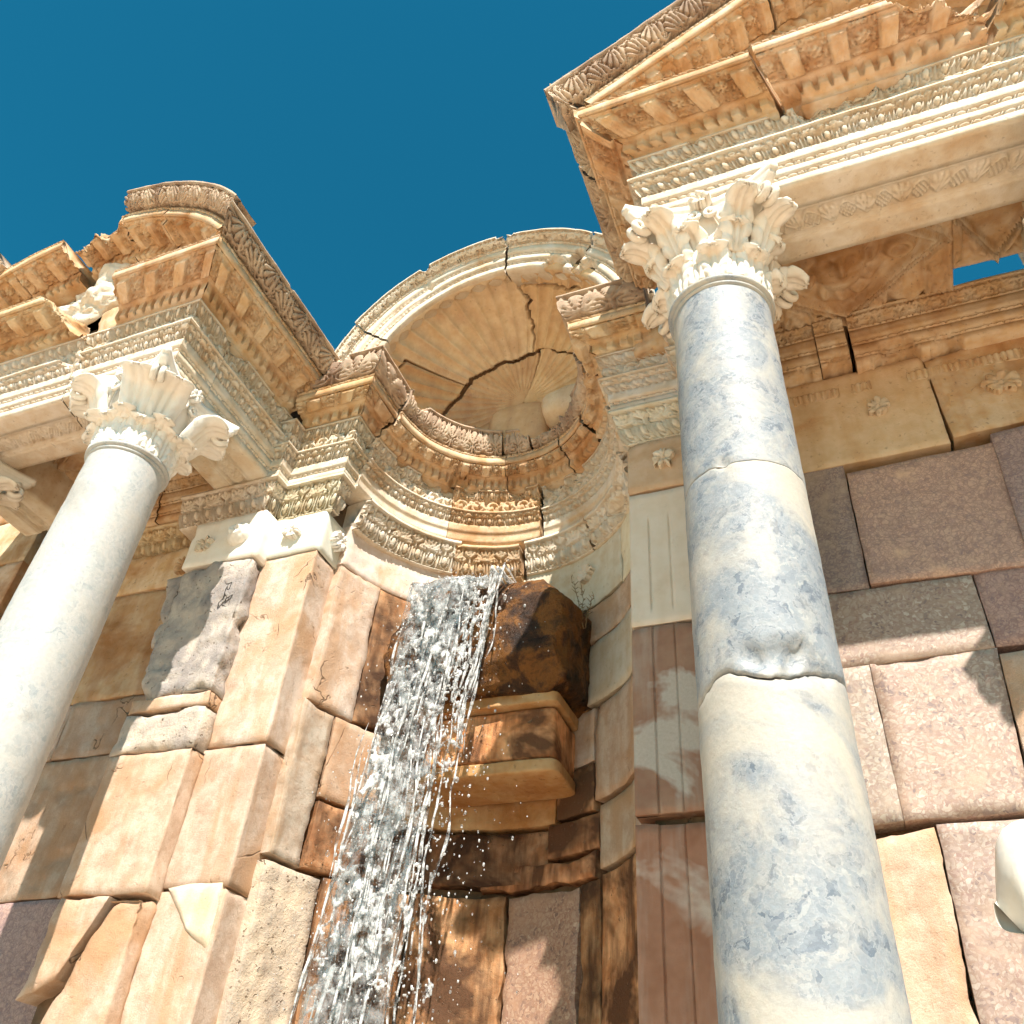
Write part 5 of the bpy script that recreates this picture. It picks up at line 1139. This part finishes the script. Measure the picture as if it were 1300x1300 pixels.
def drops():
    rg = np.random.default_rng(11); n = 2600
    s = rg.beta(1.2, 1.2, n); w = rg.normal(0.30, 0.75, n); P = fall_pos(s, w)
    P[:, 1] -= rg.normal(0.06, 0.07, n); P[:, 0] += rg.normal(0, 0.05, n)*(0.4+s); keep = P[:, 2] < 3.66; P = P[keep]
    r = np.exp(rg.normal(math.log(0.0040), 0.45, len(P)))
    t = (1+5**0.5)/2; iv = np.array([(-1, t, 0), (1, t, 0), (-1, -t, 0), (1, -t, 0), (0, -1, t), (0, 1, t), (0, -1, -t), (0, 1, -t), (t, 0, -1), (t, 0, 1), (-t, 0, -1), (-t, 0, 1)])/math.hypot(1, t)
    fc = np.array([(0, 11, 5), (0, 5, 1), (0, 1, 7), (0, 7, 10), (0, 10, 11), (1, 5, 9), (5, 11, 4), (11, 10, 2), (10, 7, 6), (7, 1, 8), (3, 9, 4), (3, 4, 2), (3, 2, 6), (3, 6, 8), (3, 8, 9), (4, 9, 5), (2, 4, 11), (6, 2, 10), (8, 6, 7), (9, 8, 1)])
    st = np.stack([np.ones(len(P)), np.ones(len(P)), rg.uniform(1.0, 1.8, len(P))], 1)
    V = P[:, None]+iv[None]*r[:, None, None]*st[:, None]; F = fc[None]+12*np.arange(len(P))[:, None, None]
    o = mesh_obj('droplets', V.reshape(-1, 3), None, M['drop'], tWt, smooth=True, tris=F.reshape(-1, 3)); o['kind'] = 'stuff'
drops()

# ------------------------------------------------------------------ dry weed on the boulder
def weed():
    t = thing('dry_weed', 'thin dry twiggy weed sprouting beside the dark boulder', 'weed')
    rg = np.random.default_rng(3); root = np.array([-1.70, 4.98, 3.36])
    for k in range(3):
        h = (0.42, 0.30, 0.22)[k]; n = 14; q = np.linspace(0, 1, n); lean = np.array([-0.05+0.06*k, -0.05, 0])
        P = root+np.array([0.02*k, 0.0, 0])+q[:, None]*np.array([0, 0, h])+q[:, None]**2*lean+rg.normal(0, 0.004, (n, 3))
        st = tube('stem', P, np.linspace(0.004, 0.0018, n), M['twig'], t, 5)
        for j in range(4, n):
            for sd in (-1, 1):
                a = rg.uniform(0, 2*PI); d = np.array([math.cos(a)*0.7, math.sin(a)*0.7, 0.8])*rg.uniform(0.02, 0.05)
                tube('twig', [P[j], P[j]+d*0.5, P[j]+d+np.array([0, 0, -0.004])], [0.0022, 0.003, 0.0012], M['twig'], st, 4)
weed()

# ------------------------------------------------------------------ statue standing behind the right column (only an arm shows)
def statue():
    t = thing('marble_statue', 'smooth white marble statue, its head just showing at the right edge of the picture', 'statue')
    X, Y = 0.50, 3.60
    def skin(name, pts, edges, rads, sub=2):
        me = bpy.data.meshes.new(name); me.from_pydata([tuple(p) for p in pts], edges, [])
        o = bpy.data.objects.new(name, me); link(o, t); o.modifiers.new('skin', 'SKIN')
        for i, r in enumerate(rads): me.skin_vertices[0].data[i].radius = (r, r)
        me.skin_vertices[0].data[0].use_root = True
        m = o.modifiers.new('sub', 'SUBSURF'); m.levels = sub; m.render_levels = sub; me.materials.append(M['white']); 
        o.modifiers['skin'].use_smooth_shade = True; return o
    b = -0.60
    pts = [(X, Y, b+0.98), (X, Y, b+1.12), (X, Y, b+1.26), (X, Y, b+1.36), (X, Y-0.01, b+1.50), (X, Y-0.02, b+1.68), (X, Y-0.02, b+1.80), (X, Y-0.01, b+1.92),
           (X+0.02, Y, b+1.33), (X-0.13, Y, b+1.30), (X-0.20, Y-0.02, b+1.06), (X-0.18, Y-0.12, b+0.84),
           (X+0.17, Y, b+1.30), (X+0.23, Y, b+1.02), (X+0.20, Y-0.14, b+0.82),
           (X-0.09, Y, b+0.90), (X-0.10, Y-0.03, b+0.48), (X-0.10, Y, b+0.08), (X-0.10, Y-0.14, b+0.045),
           (X+0.09, Y, b+0.90), (X+0.11, Y-0.05, b+0.48), (X+0.12, Y, b+0.08), (X+0.12, Y-0.14, b+0.045),
           (X-0.145, Y, b+1.62), (X-0.155, Y+0.01, b+1.55), (X, Y-0.165, b+1.72)]
    ed = [(0, 1), (1, 2), (2, 3), (3, 4), (4, 5), (5, 6), (6, 7), (3, 8), (3, 9), (9, 10), (10, 11), (8, 12), (12, 13), (13, 14), (0, 15), (15, 16), (16, 17), (17, 18), (0, 19), (19, 20), (20, 21), (21, 22), (5, 23), (23, 24), (5, 25)]
    rd = [0.15, 0.14, 0.15, 0.11, 0.075, 0.115, 0.155, 0.125, 0.09, 0.07, 0.055, 0.042, 0.07, 0.055, 0.042, 0.09, 0.062, 0.045, 0.045, 0.09, 0.062, 0.045, 0.045, 0.045, 0.04, 0.022]
    skin('body', pts, ed, rd)
    box('plinth', (X-0.36, Y-0.32, -0.62), (X+0.36, Y+0.28, -0.60), M['white'], t)
statue()

# ------------------------------------------------------------------ ground, podium, wall mass below
def ground():
    n = 60; g = np.sign(np.linspace(-1, 1, n))*np.abs(np.linspace(-1, 1, n))**3*600
    X, Y = np.meshgrid(g, g); Zg = np.full_like(X, -1.65)+fbm(np.stack([X*0.05, Y*0.05, 0*X], -1), 1, 3, 2)*0.02
    o = mesh_obj('ground', np.stack([X, Y, Zg], -1).reshape(-1, 3), grid_faces(n, n), M['ground']); o['kind'] = 'structure'
ground()
o = box('podium', (-8.6, 2.25, -1.80), (3.6, 6.2, -0.78), M['block']); o['kind'] = 'structure'
o = box('podium_cornice', (-8.65, 2.17, -0.779), (3.65, 6.2, -0.62), M['pale']); o['kind'] = 'structure'
